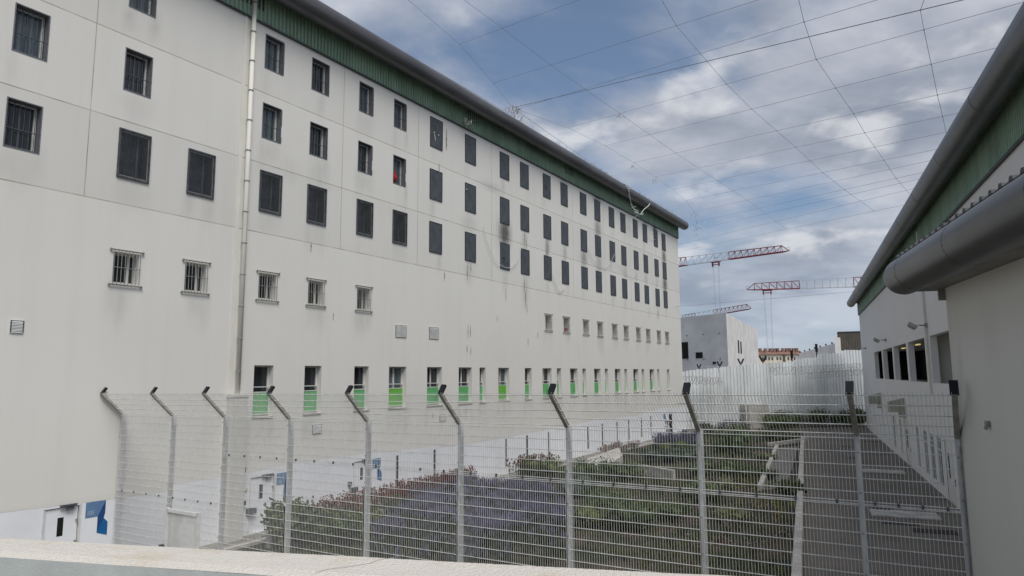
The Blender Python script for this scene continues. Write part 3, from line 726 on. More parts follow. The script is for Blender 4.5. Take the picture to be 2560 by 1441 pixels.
# ================================================================ ground and setting
mb = MB(); mb.face([(-2500,-2500,-.02),(2500,-2500,-.02),(2500,2500,-.02),(-2500,2500,-.02)]); o = mb.build('ground', M['asphalt']); tag(o, kind='structure')
def flat(name, pts, z, m):
    mb = MB(); mb.face([(p[0], p[1], z) for p in pts]); o = mb.build(name, m); tag(o, kind='structure'); return o
p = lambda s, off: tuple(FL(s, off, 0)[:2])
q = lambda s, off: tuple(FR(s, off, 0)[:2])
flat('pavement', [p(-8,0), p(-8,1.5), p(76,1.5), p(76,0)], .004, M['pave'])
flat('garden_soil', [p(16,1.52), q(5,6.95), q(82,6.95), p(76,1.52)][::-1], .03, M['soil'])
flat('forecourt', [p(-8,1.5), p(15.9,1.5), q(5,7), (0,2.9), (-16,4)][::-1], .0, M['pave'])
flat('path', [q(6,6.7), q(6,0), q(90,0), q(90,6.7)], .006, M['asphalt'])
flat('gravel_bed', [(22.59,59.67),(13.6,38.6),(15.1,38.9),(24.9,60.9)], .05, M['gravel'])

def strip(name, a, b, w_, z0, z1, m, label, cat, group=None):
    a, b = Vector((*a,0)), Vector((*b,0)); d = (b-a); Ln = d.length; d.normalize(); n = Vector((-d.y,d.x,0))
    mb = MB(); mb.obox((a+b)/2+Vector((0,0,(z0+z1)/2)), d*Ln/2, n*w_/2, Vector((0,0,(z1-z0)/2)))
    o = mb.build(name, m)
    bv = o.modifiers.new('bev', 'BEVEL'); bv.width = .02; bv.segments = 1
    tag(o, label, cat, group); return o
strip('kerb_wall', q(8,6.88), q(72,6.88), .30, 0, .34, M['concrete'], 'long low concrete kerb wall between the garden and the shaded path', 'kerb')
strip('kerb_wall', (22.5,59.5), (13.5,38.45), .26, 0, .36, M['concrete'], 'slanting concrete kerb on the left side of the gravel bed', 'kerb')
strip('kerb_wall', (22.4,61.1), (27.6,65.6), .26, 0, .34, M['concrete'], 'short concrete kerb closing the far end of the gravel bed', 'kerb')
strip('kerb_wall', p(16,1.62), p(69,1.62), .22, 0, .16, M['concrete'], 'thin concrete edging along the foot of the cell block', 'kerb')
strip('retaining_wall', (7.7,46.0), (9.75,42.4), .22, 0, .62, M['concrete'], 'short grey concrete retaining wall among shrubs in mid garden', 'wall')
mb = MB()
mb.face([(3.6,48.9,.05),(5.9,46.3,.05),(7.9,50.4,.62),(8.4,55.5,.62)]); mb.face([(5.9,46.3,.0),(7.9,50.4,.0),(7.9,50.4,.62),(5.9,46.3,.05)]); mb.face([(3.6,48.9,.05),(8.4,55.5,.62),(8.4,55.5,0),(3.6,48.9,0)]); mb.face([(7.9,50.4,0),(8.4,55.5,0),(8.4,55.5,.62),(7.9,50.4,.62)]); mb.face([(3.6,48.9,.05),(3.6,48.9,0),(5.9,46.3,0),(5.9,46.3,.05)])
o = mb.build('concrete_slope', M['concrete']); tag(o, 'sloping pale concrete slab at the garden edge before the red flowers', 'slab')
strip('door_step', q(36.1,1.2), q(36.1,3.9), 1.5, .01, .10, M['concrete'], 'pale concrete step on the path, nearer of the two by the hall doors', 'step')
strip('door_step', q(51.0,.8), q(51.0,3.4), 1.5, .01, .10, M['concrete'], 'pale concrete step on the path, farther of the two by the hall doors', 'step')
strip('door_step', (-8.3,29.4), (-9.2,26.6), .25, 0, .55, M['concrete'], 'low sloping concrete wall beside the second yard door', 'wall')
def drain(x, y, w_, d_, label, rnd_=False):
    mb = MB(); ca = UR; cn = NR; c = Vector((x,y,0))
    if rnd_:
        mb.tube(c+Vector((0,0,.006)), c+Vector((0,0,.02)), w_/2, 20); mb.tube(c+Vector((0,0,.02)), c+Vector((0,0,.024)), w_/2*.8, 20)
    else:
        for sgn in (-1, 1):
            mb.obox(c+cn*sgn*w_/2+Vector((0,0,.016)), ca*d_/2, cn*.03, Vector((0,0,.008))); mb.obox(c+ca*sgn*d_/2+Vector((0,0,.016)), cn*w_/2, ca*.03, Vector((0,0,.0078)))
        mb.obox(c+Vector((0,0,.010)), ca*d_/2*.96, cn*w_/2*.96, Vector((0,0,.003)))
        n = int(w_/.09)
        for k in range(1, n): mb.obox(c+cn*(-w_/2+k*w_/n)+Vector((0,0,.013)), ca*d_/2, cn*.02, Vector((0,0,.006)))
    o = mb.build('manhole_cover' if rnd_ else 'drain_grate', M['drain']); tag(o, label, 'manhole cover' if rnd_ else 'drain', None if rnd_ else 'iron drain grates set in the path')
drain(17.6,33.7,1.15,1.0,'round iron manhole cover on the shaded path', True)
drain(17.85,32.4,.85,.5,'small rusty drain grate just nearer than the round manhole cover')
drain(16.5,30.2,1.3,.7,'wide dark drain grate on the path, second nearest')
drain(17.0,28.6,1.5,.75,'brownish drain grate on the path, nearest to the fence')
drain(23.7,45.2,.9,.5,'dark drain grate beyond the nearer door step')
drain(25.7,52.7,.8,.5,'dark drain grate in mid path level with the farther step')
drain(14.5,36.0,.9,.45,'faint drain grate close to the kerb wall')
drain(29.0,60.6,.8,.5,'dark drain grate beside the hall wall, second farthest')
drain(33.3,64.9,1.2,.5,'dark drain grate beside the hall wall, farthest of all')

# parapet and terrace we stand on
ter = empty('parapet_wall', (0,2.4,0))
tag(ter, 'cream topped parapet wall with grey painted inner face in the foreground', 'wall')
fa = Vector((-9.0, 4.26, 0)); fb = Vector((9.0, .23, 0)); na = Vector((-9.0, 4.02, 0)); nb = Vector((9.0, .03, 0))
fa, fb = Vector((-2.05,2.82,0)), Vector((.93,2.19,0)); na, nb = Vector((-1.83,2.53,0)), Vector((-.62,2.24,0))
df = (fb-fa).normalized(); dn = (nb-na).normalized()
F0, F1 = fa - df*6, fa + df*9; N0, N1 = na - dn*6, na + dn*9
def V3(v, z): return (v.x, v.y-2.4, z)
mb = MB(); n = 60
import itertools
# subdivided top so its render can be uneven
rows = 7
for i in range(n):
    for j in range(rows-1):
        quad = []
        for ii, jj in ((i,j),(i+1,j),(i+1,j+1),(i,j+1)):
            t = ii/n; s_ = jj/(rows-1); a = N0.lerp(N1, t); b = F0.lerp(F1, t); c = a.lerp(b, s_)
            zz_ = 5.78 + .004*mnoise.noise(Vector((c.x*6, c.y*6, 0))) - (.012 if s_ in (0,1) else 0)
            quad.append(V3(c, zz_))
        mb.face(quad)
mb.face([V3(F0,-.3),V3(F1,-.3),V3(F1,5.768),V3(F0,5.768)][::-1])
topo = mb.build('coping', M['parapet'], ter)
mb = MB()
mb.face([V3(N0,4.6),V3(N1,4.6),V3(N1,5.7685),V3(N0,5.7685)]); mb.build('inner_face', M['parapetf'], ter)
mb = MB(); crk = [(-.38,2.475),(-.42,2.43),(-.455,2.415),(-.475,2.37),(-.535,2.33),(-.60,2.30),(-.63,2.262)]
for (x0,y0),(x1,y1) in zip(crk[:-1],crk[1:]): mb.tube((x0,y0-2.4,5.782),(x1,y1-2.4,5.782),.0007,4)
mb.build('crack', M['stain'], topo)
flat('terrace_floor', [(-12,-9),(9,-9),(9,.6),(-9,4.2)], 4.8, M['concrete'])

# ================================================================ white mesh fence with outward arms
FP0 = Vector((-13.60, 24.08, 0)); FD = Vector((math.cos(R(-31.5)), math.sin(R(-31.5)), 0)); FNm = Vector((FD.y, -FD.x, 0))   # FNm points to the camera side
ts = [0, 2.93, 5.6, 8.5, 11.47, 14.43, 17.31, 20.18, 22.95, 24.42]
def fbend(t): return 5.14 + .0085*t
fence = empty('mesh_fence', FP0)
tag(fence, 'tall white welded mesh fence crossing the yard, its top arms leaning over', 'fence')
def fp(t, z, o=0.0): return FD*t + FNm*o + Vector((0,0,z))
ARM = (FNm*.74 + Vector((0,0,.72))); ARMD = ARM.normalized(); ARMN = ARMD.cross(FD).normalized()
for i, t in enumerate(ts):
    zb = fbend(t)
    mb = MB(); mb.obox(fp(t, zb/2, -.10), FD*.036, FNm*.075, Vector((0,0,zb/2)))
    k = 0
    for z in np.arange(.3, zb, .675): mb.obox(fp(t, z, .013), FD*.014, FNm*.006, Vector((0,0,.014)), 1)
    po = mb.build('post', [M['fencepost'], M['galv']], fence)
    mb = MB(); c = fp(t, zb, -.03) + ARM*.5; mb.obox(c, FD*.042, ARMN*.04, ARM*.5); am = mb.build('arm', M['armgrey'], po)
    mb = MB(); tip = fp(t, zb, -.03) + ARM; cd = (Vector((0,0,.75)) - FNm*.55).normalized()
    mb.obox(tip + cd*.11, FD*.062, cd.cross(FD)*.03, cd*.125); mb.build('arm_cap', M['black'], am)
for i in range(len(ts)-1):
    t0, t1 = ts[i]+.04, ts[i+1]-.04
    mb = MB(); n = int(round((t1-t0)/.0575))
    for k in range(n+1):
        t = t0 + (t1-t0)*k/n; z1 = fbend(t)-.02
        mb.obox(fp(t, z1/2+.05, .02), FD*.0031, FNm*.0031, Vector((0,0,z1/2-.03)))
    hl = []
    z = -.06
    while True:
        if fbend(0)+z < .15: break
        hl.append(z); z -= .226
    for zoff in hl:
        a, b = fp(t0, fbend(t0)+zoff, .028), fp(t1, fbend(t1)+zoff, .028)
        mb.obox((a+b)/2, (b-a)/2, FNm*.0055, Vector((0,0,.0068)))
    zj = 2.6 if i < 2 else 4.035      # joint between stacked panels, held by clamps
    for dz in (.022, -.022):
        a, b = fp(t0, zj+.0068*t0*(i>1)+dz, .03), fp(t1, zj+.0068*t1*(i>1)+dz, .03)
        mb.obox((a+b)/2, (b-a)/2, FNm*.006, Vector((0,0,.007)))
    for k in range(4):
        t = t0+(t1-t0)*(k+.5)/4*1.0; zc = zj + .0068*t*(i>1); mb.obox(fp(t, zc, .035), FD*.018, FNm*.018, Vector((0,0,.032)), 1)
    mb.build('mesh_panel', [M['fence'], M['steel']], fence)
    mb = MB()
    for k in range(n+1):
        t = t0 + (t1-t0)*k/n; a = fp(t, fbend(t), .0); c = a + ARM*.53; mb.obox(c, FD*.0031, ARMN*.0031, ARM*.5)
    for k in range(5):
        f_ = .02 + k*.235
        a, b = fp(t0, fbend(t0)) + ARM*f_, fp(t1, fbend(t1)) + ARM*f_
        mb.obox((a+b)/2, (b-a)/2, ARMN*.006, ARMD*.0078)
    mb.build('arm_panel', M['fence'], fence)
# gate leaf in the second bay
mb = MB()
t0, t1 = 3.15, 4.75
mb.obox(fp(t0,1.15,.09), FD*.05, FNm*.04, Vector((0,0,1.15))); mb.obox(fp(t1,1.15,.09), FD*.05, FNm*.04, Vector((0,0,1.15)))
mb.obox(fp((t0+t1)/2,2.22,.09), FD*.8, FNm*.04, Vector((0,0,.05))); mb.obox(fp((t0+t1)/2,.9,.09), FD*.74, FNm*.03, Vector((0,0,.03)))
for k in range(26): t = t0+.06+(t1-t0-.12)*k/25; mb.obox(fp(t,1.15,.09), FD*.012, FNm*.008, Vector((0,0,1.05)))
g = mb.build('gate', M['white'], fence)
mb = MB(); mb.obox(fp(t0-.1,1.02,.16), FD*.08, FNm*.06, Vector((0,0,.15))); mb.build('gate_lock', M['steel'], g)

# ================================================================ overhead wire net
WIRES = [((-2.8,35.64,24.5),(12.68,13.72,18.67)),((-1.07,40.71,24.5),(12.88,14.19,16.97)),((0.11,44.23,24.3),(14.8,18.72,17.56)),((0.38,45.01,24.5),(12.97,14.42,16.17)),((4.22,48.6,24.5),(14.59,18.22,16.81)),((7.52,52.67,24.5),(15.72,20.87,16.77)),((10.56,57.08,24.5),(16.96,23.8,16.73)),((13.33,61.47,24.5),(18.04,26.33,16.73)),((15.97,65.79,24.5),(18.99,28.56,16.75)),((18.35,70.23,24.5),(19.83,30.56,16.66)),((20.57,75.27,24.5),(20.68,32.54,16.74)),((22.25,80.39,24.5),(21.36,34.15,16.64)),((23.23,84.98,24.5),(21.97,35.59,16.7)),((21.88,97.93,24.5),(22.82,37.59,16.72)),((23.05,103.33,24.5),(24.41,41.32,16.7))]
LONG = [[(-4.96,31.12,24.5),(-2.8,35.64,24.5),(-1.07,40.71,24.5),(0.11,44.23,24.3)],[(0.11,44.23,24.3),(4.22,48.6,24.5),(7.52,52.67,24.5),(10.56,57.08,24.5),(13.33,61.47,24.5),(15.97,65.79,24.5),(18.35,70.23,24.5),(20.57,75.27,24.5),(22.25,80.39,24.5),(23.23,84.98,24.5)],[(-2.13,29.59,23.59),(-0.39,32.22,23.59),(2.14,34.61,22.77),(6.82,41.0,22.57),(12.16,48.76,22.56),(20.61,58.21,21.4),(24.03,58.52,18.87)],[(5.69,24.04,20.31),(6.69,25.96,20.31),(10.25,30.94,20.03),(12.4,33.72,19.9),(14.59,36.14,19.61),(16.46,38.15,19.35),(19.43,41.39,18.8),(21.53,43.0,18.14),(24.33,44.79,17.14)],[(9.18,20.4,18.18),(9.94,21.79,18.18),(12.07,25.61,18.68),(13.9,27.9,18.48),(15.75,30.12,18.2),(17.26,32.12,18.01),(18.57,33.68,17.81),(19.67,34.91,17.52),(21.42,36.95,17.11),(24.47,40.76,17.11)],[(13.16,20.34,18.18),(13.45,21.07,18.18),(13.58,21.18,17.55),(15.09,23.3,17.36),(16.64,25.48,17.12),(17.92,27.23,16.93),(18.98,28.71,16.78)]]
net = empty('overhead_wire_net', (0,40,0)); tag(net, 'net of thin steel cables stretched over the yard between the two buildings', 'wire net')
OFF = Vector((0,-40,0))
for i, (a, b) in enumerate(WIRES):
    d = (Vector(a)+Vector(b)).length/2
    mb = MB(); r_ = .016 if i == 2 else .0075; mb.tube(Vector(a)+OFF, Vector(b)+OFF, r_, 5); mb.build('cross_cable', M['wire'], net)
mb = MB(); mb.tube(Vector((0.11,44.23,24.3))+OFF, FL(38.6,.9,23.95)+OFF, .018, 5); mb.tube(FL(38.6,.9,23.95)+OFF, FL(33.4,.08,22.17)+OFF, .018, 5); mb.build('anchor_cable', M['wire'], net)
mb = MB(); mb.tube(Vector((-2.8,33.9,24.9))+OFF, Vector((0.11,44.23,24.3))+OFF, .001, 3)
for P_ in LONG:
    mb = MB(); mb.path([Vector(v)+OFF for v in P_], .0085, 5)
    for v in P_[1:-1]: mb.ball(Vector(v)+OFF, .028, 6)
    mb.build('long_cable', M['wire'], net)
mb = MB(); mb.tube(Vector((0.11,44.23,24.3))+OFF, FL(56.0,.8,23.9)+OFF, .012, 5); mb.tube(FL(24.5,.8,23.9)+OFF, FL(38.6,.9,24.0)+OFF, .012, 5); mb.build('edge_cable', M['wire'], net)
mb = MB(); mb.tube(Vector((16.63,75.45,13.68))+OFF, Vector((44.43,86.57,16.74))+OFF, .018, 5); mb.build('end_cable', M['wire'], net)
def ragbunch(c, r, n, label, seed):
    rr = random.Random(seed); mb = MB(); c = Vector(c)
    for k in range(n):
        a = c + Vector((rr.gauss(0,r), rr.gauss(0,r), rr.gauss(-r*.2,r*.6))); d = Vector((rr.uniform(-1,1), rr.uniform(-1,1), rr.uniform(-1.3,.4))).normalized()*rr.uniform(.5,1.2)*r
        s_ = d.orthogonal().normalized()*.03
        mb.face([a-s_, a+s_, a+d+s_*.4, a+d-s_*.4]); mb.face([a-s_.cross(d.normalized()), a+s_.cross(d.normalized()), a+d])
    o = mb.build('plastic_rag', M['rag']); tag(o, label, 'rag', 'shreds of plastic snagged on the overhead wires')
ragbunch((0.2,44.3,24.2), .28, 60, 'largest tangle of pale rag, where three overhead cables meet at the cell block eave', 1)
ragbunch((.75,45.5,23.95), .22, 26, 'strung-out rag tatters just right of the biggest tangle', 2)
ragbunch((6.82,41.0,22.5), .13, 14, 'tiny rag knot on the thick cable above the middle of the yard', 3)
ragbunch((10.56,57.08,24.3), .22, 14, 'small rag snagged at a cable crossing third from the far net corner', 4)
ragbunch((13.4,61.5,24.1), .25, 12, 'rag streamer hanging from a cable joint above the roof end', 5)
ragbunch((22.25,80.39,24.0), .4, 20, 'rag tatters hanging at the far corner of the wire net', 6)
ragbunch((20.57,75.27,24.3), .3, 18, 'rag tuft on the cable joint just before the far net corner', 7)
ragbunch((23.2,84.9,24.0), .3, 12, 'lowest rag tuft below the far corner of the wire net', 8)
ragbunch(FL(33.6,.3,22.2), .22, 30, 'rag tatters stuck to the green cladding beside a louvre', 9)

# ================================================================ far end of the yard
# corrugated steel screen fence, stepping up to the right
A0 = Vector((18.9,79.8,0)); A1 = Vector((44.8,87.35,0)); dA = (A1-A0).normalized(); nA = Vector((dA.y,-dA.x,0)); LA = (A1-A0).length
screen = empty('steel_screen_fence', A0, math.atan2(dA.y, dA.x)); tag(screen, 'high pale corrugated steel fence closing the far end of the yard', 'fence')
tops = [(0,6.6),(2.5,6.85),(12.5,7.65),(16.4,7.85),(16.41,8.13),(19.6,8.33),(19.61,8.67),(23.4,8.88),(23.41,9.19),(LA,9.33)]
def topz(x):
    for (a,za),(b,zb) in zip(tops[:-1],tops[1:]):
        if a <= x <= b: return za+(zb-za)*(x-a)/(b-a) if b > a else zb
    return tops[-1][1]
mb = MB(); x = 0.0; P_ = .46
while x < LA:
    za = round(topz(x+.1)*12)/12
    pr = [(0,0),(.30,0),(.335,-.12),(.425,-.12),(.46,0)]
    for (xa,ya),(xb,yb) in zip(pr[:-1],pr[1:]): mb.face([(x+xa,ya,0),(x+xb,yb,0),(x+xb,yb,za),(x+xa,ya,za)])
    x += P_
mb.box(0, LA, .03, .1, 0, 6.4); mb.build('corrugated_sheet', M['metalfence'], screen)
for i, x in enumerate((3.2, 6.0, 8.9, 12.0)):        # black forked brackets rising over the fence top
    z = topz(x); sc = .35 + .09*i
    mb = MB(); mb.tube((x,.15,z-.4),(x,.15,z+.25*sc*2), .06, 6)
    for sg in (-1,1): mb.obox((x+sg*.28*sc*1.6,.15,z+.2+.55*sc), (sg*.3*sc,0,.55*sc), (.10*sc*1.3,0,-.06*sc*sg*1.3), (0,.05,0))
    mb.build('forked_bracket', M['black'], screen)
for x, z in ((16.3,8.6),(20.0,9.4)):
    mb = MB(); mb.tube((x,.3,z-1.5),(x,.3,z+.3), .08, 5); mb.obox((x,.3,z+.1),(.16,0,0),(0,.05,0),(0,0,.5)); mb.build('forked_bracket', M['black'], screen)
def coil(a, b, r, turns, wire, label, seed=1):
    rr = random.Random(seed); a, b = Vector(a), Vector(b); d = (b-a); Ln = d.length; d.normalize(); n1_ = Vector((0,0,1)); n2_ = d.cross(n1_)
    mb = MB(); pts = []; n = turns*12
    for k in range(n+1):
        t = k/n; ang = 2*math.pi*turns*t; r_ = r*(1+.18*math.sin(k*.7)+rr.uniform(-.1,.1))
        pts.append(a.lerp(b, t) + n1_*(math.sin(ang)*r_) + n2_*(math.cos(ang)*r_) + d*(math.sin(ang*2)*.08))
    mb.path(pts, wire, 3)
    for k in range(0, n, 3): mb.obox(pts[k], d*.05, n1_*.018, n2_*.018)
    o = mb.build('razor_wire', M['galv']); tag(o, label, 'razor wire'); return o
off = -nA*0
coil(A0+dA*.2+nA*1.6+Vector((0,0,5.7)), A0+dA*5+nA*1.6+Vector((0,0,5.5)), .42, 14, .024, 'razor wire coil at the far left, beside the end of the cell block', 2)
coil(A0+dA*12+nA*1.4+Vector((0,0,6.6)), A1+nA*1.2+Vector((-.6,0,7.1)), .45, 34, .020, 'long razor wire coil in front of the steel fence near the hall', 3)
coil(A0+dA*17+nA*1.2+Vector((0,0,6.0)), A1+nA*1.0+Vector((-.8,0,6.5)), .35, 26, .016, 'second thinner razor wire coil below the long one', 5)
# rear mesh fence with inclined arms
B0 = A0 + nA*2.0 - dA*.2; back = empty('rear_mesh_fence', B0, math.atan2(dA.y, dA.x)); tag(back, 'distant white mesh fence with inclined arms in front of the steel fence', 'fence')
posts = [2.6, 4.7, 8.0, 11.6, 15.2, 19.2, 23.2]
for x in posts:
    mb = MB(); mb.box(x-.05, x+.05, -.05, .05, 0, 6.5); pp = mb.build('post', M['fence'], back)
    mb = MB(); mb.obox((x-.18,-.15,6.85), (-.17,-.15,.36), (.04,0,.02), (0,.04,.01)); mb.build('arm', M['fence'], pp)
for xa, xb in zip(posts[:-1], posts[1:]):
    mb = MB(); z = .2
    while z < 6.5: mb.box(xa+.05, xb-.05, -.008, .008, z-.006, z+.006); z += .25
    x = xa+.12
    while x < xb-.05: mb.box(x-.004, x+.004, -.005, .005, .1, 6.5); x += .12
    for k in range(5): f_ = k/4; mb.box(xa-.34*f_, xb-.34*f_, -.3*f_-.008, -.3*f_+.008, 6.5+.7*f_-.008, 6.5+.7*f_+.008)
    mb.build('mesh_panel', M['fence'], back)
# utility block with the shrub on it, hedge
mb = MB(); ub = (Vector((27.62,81.0,0)), Vector((30.4,82.6,0)), Vector((28.9,85.4,0)), Vector((25.9,83.6,0)))
for i in range(4):
    a, b = ub[i], ub[(i+1) % 4]; mb.face([(a.x,a.y,0),(b.x,b.y,0),(b.x,b.y,2.75),(a.x,a.y,2.75)])
mb.face([(v.x,v.y,2.75) for v in ub])
uo = mb.build('utility_block', M['concrete']); tag(uo, 'pale concrete utility block before the steel fence with a shrub over it', 'outbuilding')
lv = MB(); 
for k in range(9): z = 1.0+k*.13; lv.face([(26.3+.02,82.9-.06-.0,z),(27.3,81.3-.05,z),(27.3-.02,81.25-.05,z+.07),(26.3,82.85-.06,z+.07)])
lv.build('louvre', M['steel'], uo)

# ---- concrete building with cranes behind
cbld = empty('concrete_building', (37.7,120,0)); tag(cbld, 'windowless raw concrete building shell beyond the steel fence', 'building')
c0 = Vector((0,0,0)); cl = Vector((-13,22,0)); cr = Vector((9.5,20.0,0)); cr2 = Vector((19.7,40,0))
def wallquad(mb, a, b, z0, z1, mi=0): mb.face([(a.x,a.y,z0),(b.x,b.y,z0),(b.x,b.y,z1),(a.x,a.y,z1)], mi)
mb = MB(); wallquad(mb, cl, c0, -1, 17.0); bk = Vector((4,52,0)); wallquad(mb, bk, cl, -1, 17.0); mb.face([(c0.x,c0.y,17),(cr.x,cr.y,17),(bk.x,bk.y,17),(cl.x,cl.y,17)]); mb.build('wall', M['cb_shaded'], cbld)
mb = MB(); wallquad(mb, c0, cr, -1, 17.0); wallquad(mb, cr, cr2, -1, 16.8); wallquad(mb, cr2, bk, -1, 16.8); mb.face([(cr.x,cr.y,16.8),(cr2.x,cr2.y,16.8),(bk.x,bk.y,16.8)]); mb.build('side_wall', M['cb_lite'], cbld)
def onwall(a, b, t, z, off=.0):
    d = (b-a); n = Vector((d.y,-d.x,0)).normalized(); v = a + d*t + n*off; return (v.x, v.y, z)
def winon(a, b, t0, t1, z0, z1, nm='window'):
    d = (b-a).normalized(); n = Vector((d.y,-d.x,0)); mb = MB(); c = Vector(onwall(a,b,(t0+t1)/2,(z0+z1)/2,.03)); mb.obox(c, d*(b-a).length*(t1-t0)/2, n*.03, Vector((0,0,(z1-z0)/2)))
    return mb.build(nm, M['dark'], cbld)
winon(cl, c0, .55, .63, 9.2, 12.3); winon(cl, c0, .703, .769, 9.2, 10.3)
winon(cl, c0, .86, .89, 8.1, 8.5)
winon(c0, cr, .62, .69, 10.3, 12.8); winon(c0, cr, .79, .86, 10.3, 12.7)
mb = MB()
for t in (.62,.78,.93): 
    for z in (9.0, 13.5): c = Vector(onwall(cl,c0,t,z,.02)); mb.obox(c, (cl-c0).normalized()*.12, Vector((0,.02,0)), Vector((0,0,.12)))
mb.build('tie_hole', M['steel'], cbld)

def truss(mb, a, b, h0, h1, w0, n, mi=0, ns=None, chord=.10, nose=False):
    """triangular lattice jib from a to b; bottom chords at a..b, top chord h above"""
    a, b = Vector(a), Vector(b); d = b-a; side = Vector((-d.y, d.x, 0)).normalized()*w0/2; up = Vector((0,0,1))
    for s_ in (-1,1): mb.tube(a+side*s_, b+side*s_, chord, 4, mi=mi)
    mb.tube(a+up*h0, b+up*h1, chord, 4, mi=mi)
    for k in range(n+1):
        t = k/n; p_ = a.lerp(b,t); tp = p_+up*(h0+(h1-h0)*t)
        for s_ in (-1,1): mb.tube(p_+side*s_, tp, chord*.55, 3, mi=mi)
        mb.tube(p_-side, p_+side, chord*.55, 3, mi=mi)
        if k < n:
            t2_ = (k+1)/n; p2 = a.lerp(b,t2_)
            for s_ in (-1,1): mb.tube(tp, p2+side*s_, chord*.5, 3, mi=mi)
def crane(base_tip, base_root, h_tip, h_root, segs, mast_at, trolley_t, cable_len, label, group):
    tip, root = Vector(base_tip), Vector(base_root); o = empty('tower_crane', (mast_at[0], mast_at[1], 0)); tag(o, label, 'crane', group)
    O = Vector((mast_at[0], mast_at[1], 0)); a = tip-O; b = root-O
    for t0, t1, mi, n in segs:
        mb = MB(); truss(mb, a.lerp(b,t0), a.lerp(b,t1), h_tip+(h_root-h_tip)*t0, h_tip+(h_root-h_tip)*t1, 1.3, n, chord=.13 if mi == 0 else .075)
        mb.build('jib_section', M['craneR'] if mi == 0 else M['craneW'], o)
    d = (a-b).normalized(); mb = MB()                      # pointed nose
    for s_ in (-1,1):
        side = Vector((-d.y,d.x,0))*.65*s_; mb.tube(a+side, a+d*2.0+Vector((0,0,.1)), .12, 4); mb.tube(a+Vector((0,0,h_tip)), a+d*2.0+Vector((0,0,.1)), .11, 4)
    mb.tube(a+d*1.2+Vector((0,0,1.0)), a+d*2.2+Vector((0,0,1.0)), .04, 3); mb.tube(a+d*2.2, a+d*2.2+Vector((0,0,1.0)), .04, 3)
    mb.build('jib_nose', M['craneR'], o)
    mz = b.z
    mb = MB(); wv = .9
    for sx, sy in ((-1,-1),(1,-1),(1,1),(-1,1)): mb.tube((sx*wv,sy*wv,0), (sx*wv,sy*wv,mz), .12, 4)
    z = 0
    while z < mz-1.8:
        for (x0,y0),(x1,y1) in (((-1,-1),(1,-1)),((1,-1),(1,1)),((1,1),(-1,1)),((-1,1),(-1,-1))): mb.tube((x0*wv,y0*wv,z),(x1*wv,y1*wv,z+1.8), .06, 3)
        z += 1.8
    mb.build('mast', M['craneW'], o)
    mb = MB(); mb.tube((0,0,mz), (0,0,mz+2.2), .5, 6); cd_ = -d*12; mb.obox(Vector((0,0,mz+.5))+cd_*.5*-1*-1, cd_*.5, Vector((-d.y,d.x,0))*.6, Vector((0,0,.3))); mb.build('tower_head', M['craneR'], o)
    if trolley_t is not None:
        c = a.lerp(b, trolley_t); mb = MB(); mb.obox(c+Vector((0,0,-.25)), d*1.3, Vector((-d.y,d.x,0))*.5, Vector((0,0,.12)))
        for k in (-1,1): mb.obox(c+d*1.0*k+Vector((0,0,-.95)), d*.10, Vector((-d.y,d.x,0))*.25, Vector((0,0,.55)))
        mb.obox(c+Vector((0,0,-.95)), d*1.3, Vector((-d.y,d.x,0))*.1, Vector((0,0,.1)))
        mb.obox(c+Vector((0,0,1.0)), d*.7, Vector((-d.y,d.x,0))*.03, Vector((0,0,.05))); tr = mb.build('trolley', M['craneR'], o)
        mb = MB()
        for k in (-1,-.75,.75,1): mb.tube(c+d*1.0*k+Vector((0,0,-1.3)), c+d*.6*k+Vector((0,0,-cable_len)), .028, 3)
        mb.obox(c+Vector((0,0,-cable_len-.4)), d*.7, Vector((-d.y,d.x,0))*.2, Vector((0,0,.5)))
        mb.build('hoist_cable', M['wire'], tr)
crane((70.8,176.5,37.9),(49.0,200.5,38.0),1.7,2.5,[(0,.47,0,8),(.47,.90,1,6),(.90,1.0,0,2)],(33,218),.60,27,'red and pale tower crane jib rising to the right of the cell block roof','tower cranes behind the yard')
crane((68.0,190,29.6),(100,182.5,29.5),1.8,2.8,[(0,.36,0,6),(.36,.78,1,7),(.78,1.0,0,4)],(118,178),.10,26,'red and pale tower crane jib running behind the hall eave on the right','tower cranes behind the yard')
crane((90.5,262,30.8),(72.0,303,29.0),2.0,2.6,[(0,.42,0,8),(.42,.68,1,4),(.68,.86,0,4),(.86,1.0,1,3)],(57,335),None,0,'lowest and farthest crane jib, just above the concrete building','tower cranes behind the yard')

# ---- apartments, shed, outer wall, blue-grey hall, hill
apt = empty('apartment_block', (124,350,0)); tag(apt, 'long distant ochre apartment block with red roof and many chimneys', 'building')
mb = MB(); mb.box(-3, 24.5, 0, 12, 0, 16.0); mb.box(14.0,14.9,-.6,0,0,16.0,1); mb.build('wall', [M['apt'], M['shed']], apt)
mb = MB(); mb.face([(-3.5,-.8,15.9),(25,-.8,15.9),(25,6,18.0),(-3.5,6,18.3)]); mb.face([(25,-.8,15.9),(25,12,15.9),(25,6,18.0)]); mb.face([(25,12,15.9),(-3.5,12,15.9),(-3.5,6,18.3),(25,6,18.0)]); rf = mb.build('roof', M['tile'], apt)
for x in (.5,3.2,6.0,8.5,10.5,12.2,15.0,17.0,18.5,20.5,22.0): mb = MB(); mb.box(x, x+1.2, 3, 4.5, 16.5, 18.9); mb.box(x-.1,x+1.3,2.9,4.6,18.9,19.1); mb.build('chimney', M['tile'], rf)
for r_ in range(4):
    for x in (-1.5,.5,3.2,4.8,6.4,8.0,10.6,12.2,16.2,17.8,19.4,22.0):
        mb = MB(); z = 13.0-r_*3.2; mb.box(x, x+.9, -.08, -.01, z, z+1.6); mb.build('window', M['steel'], apt)
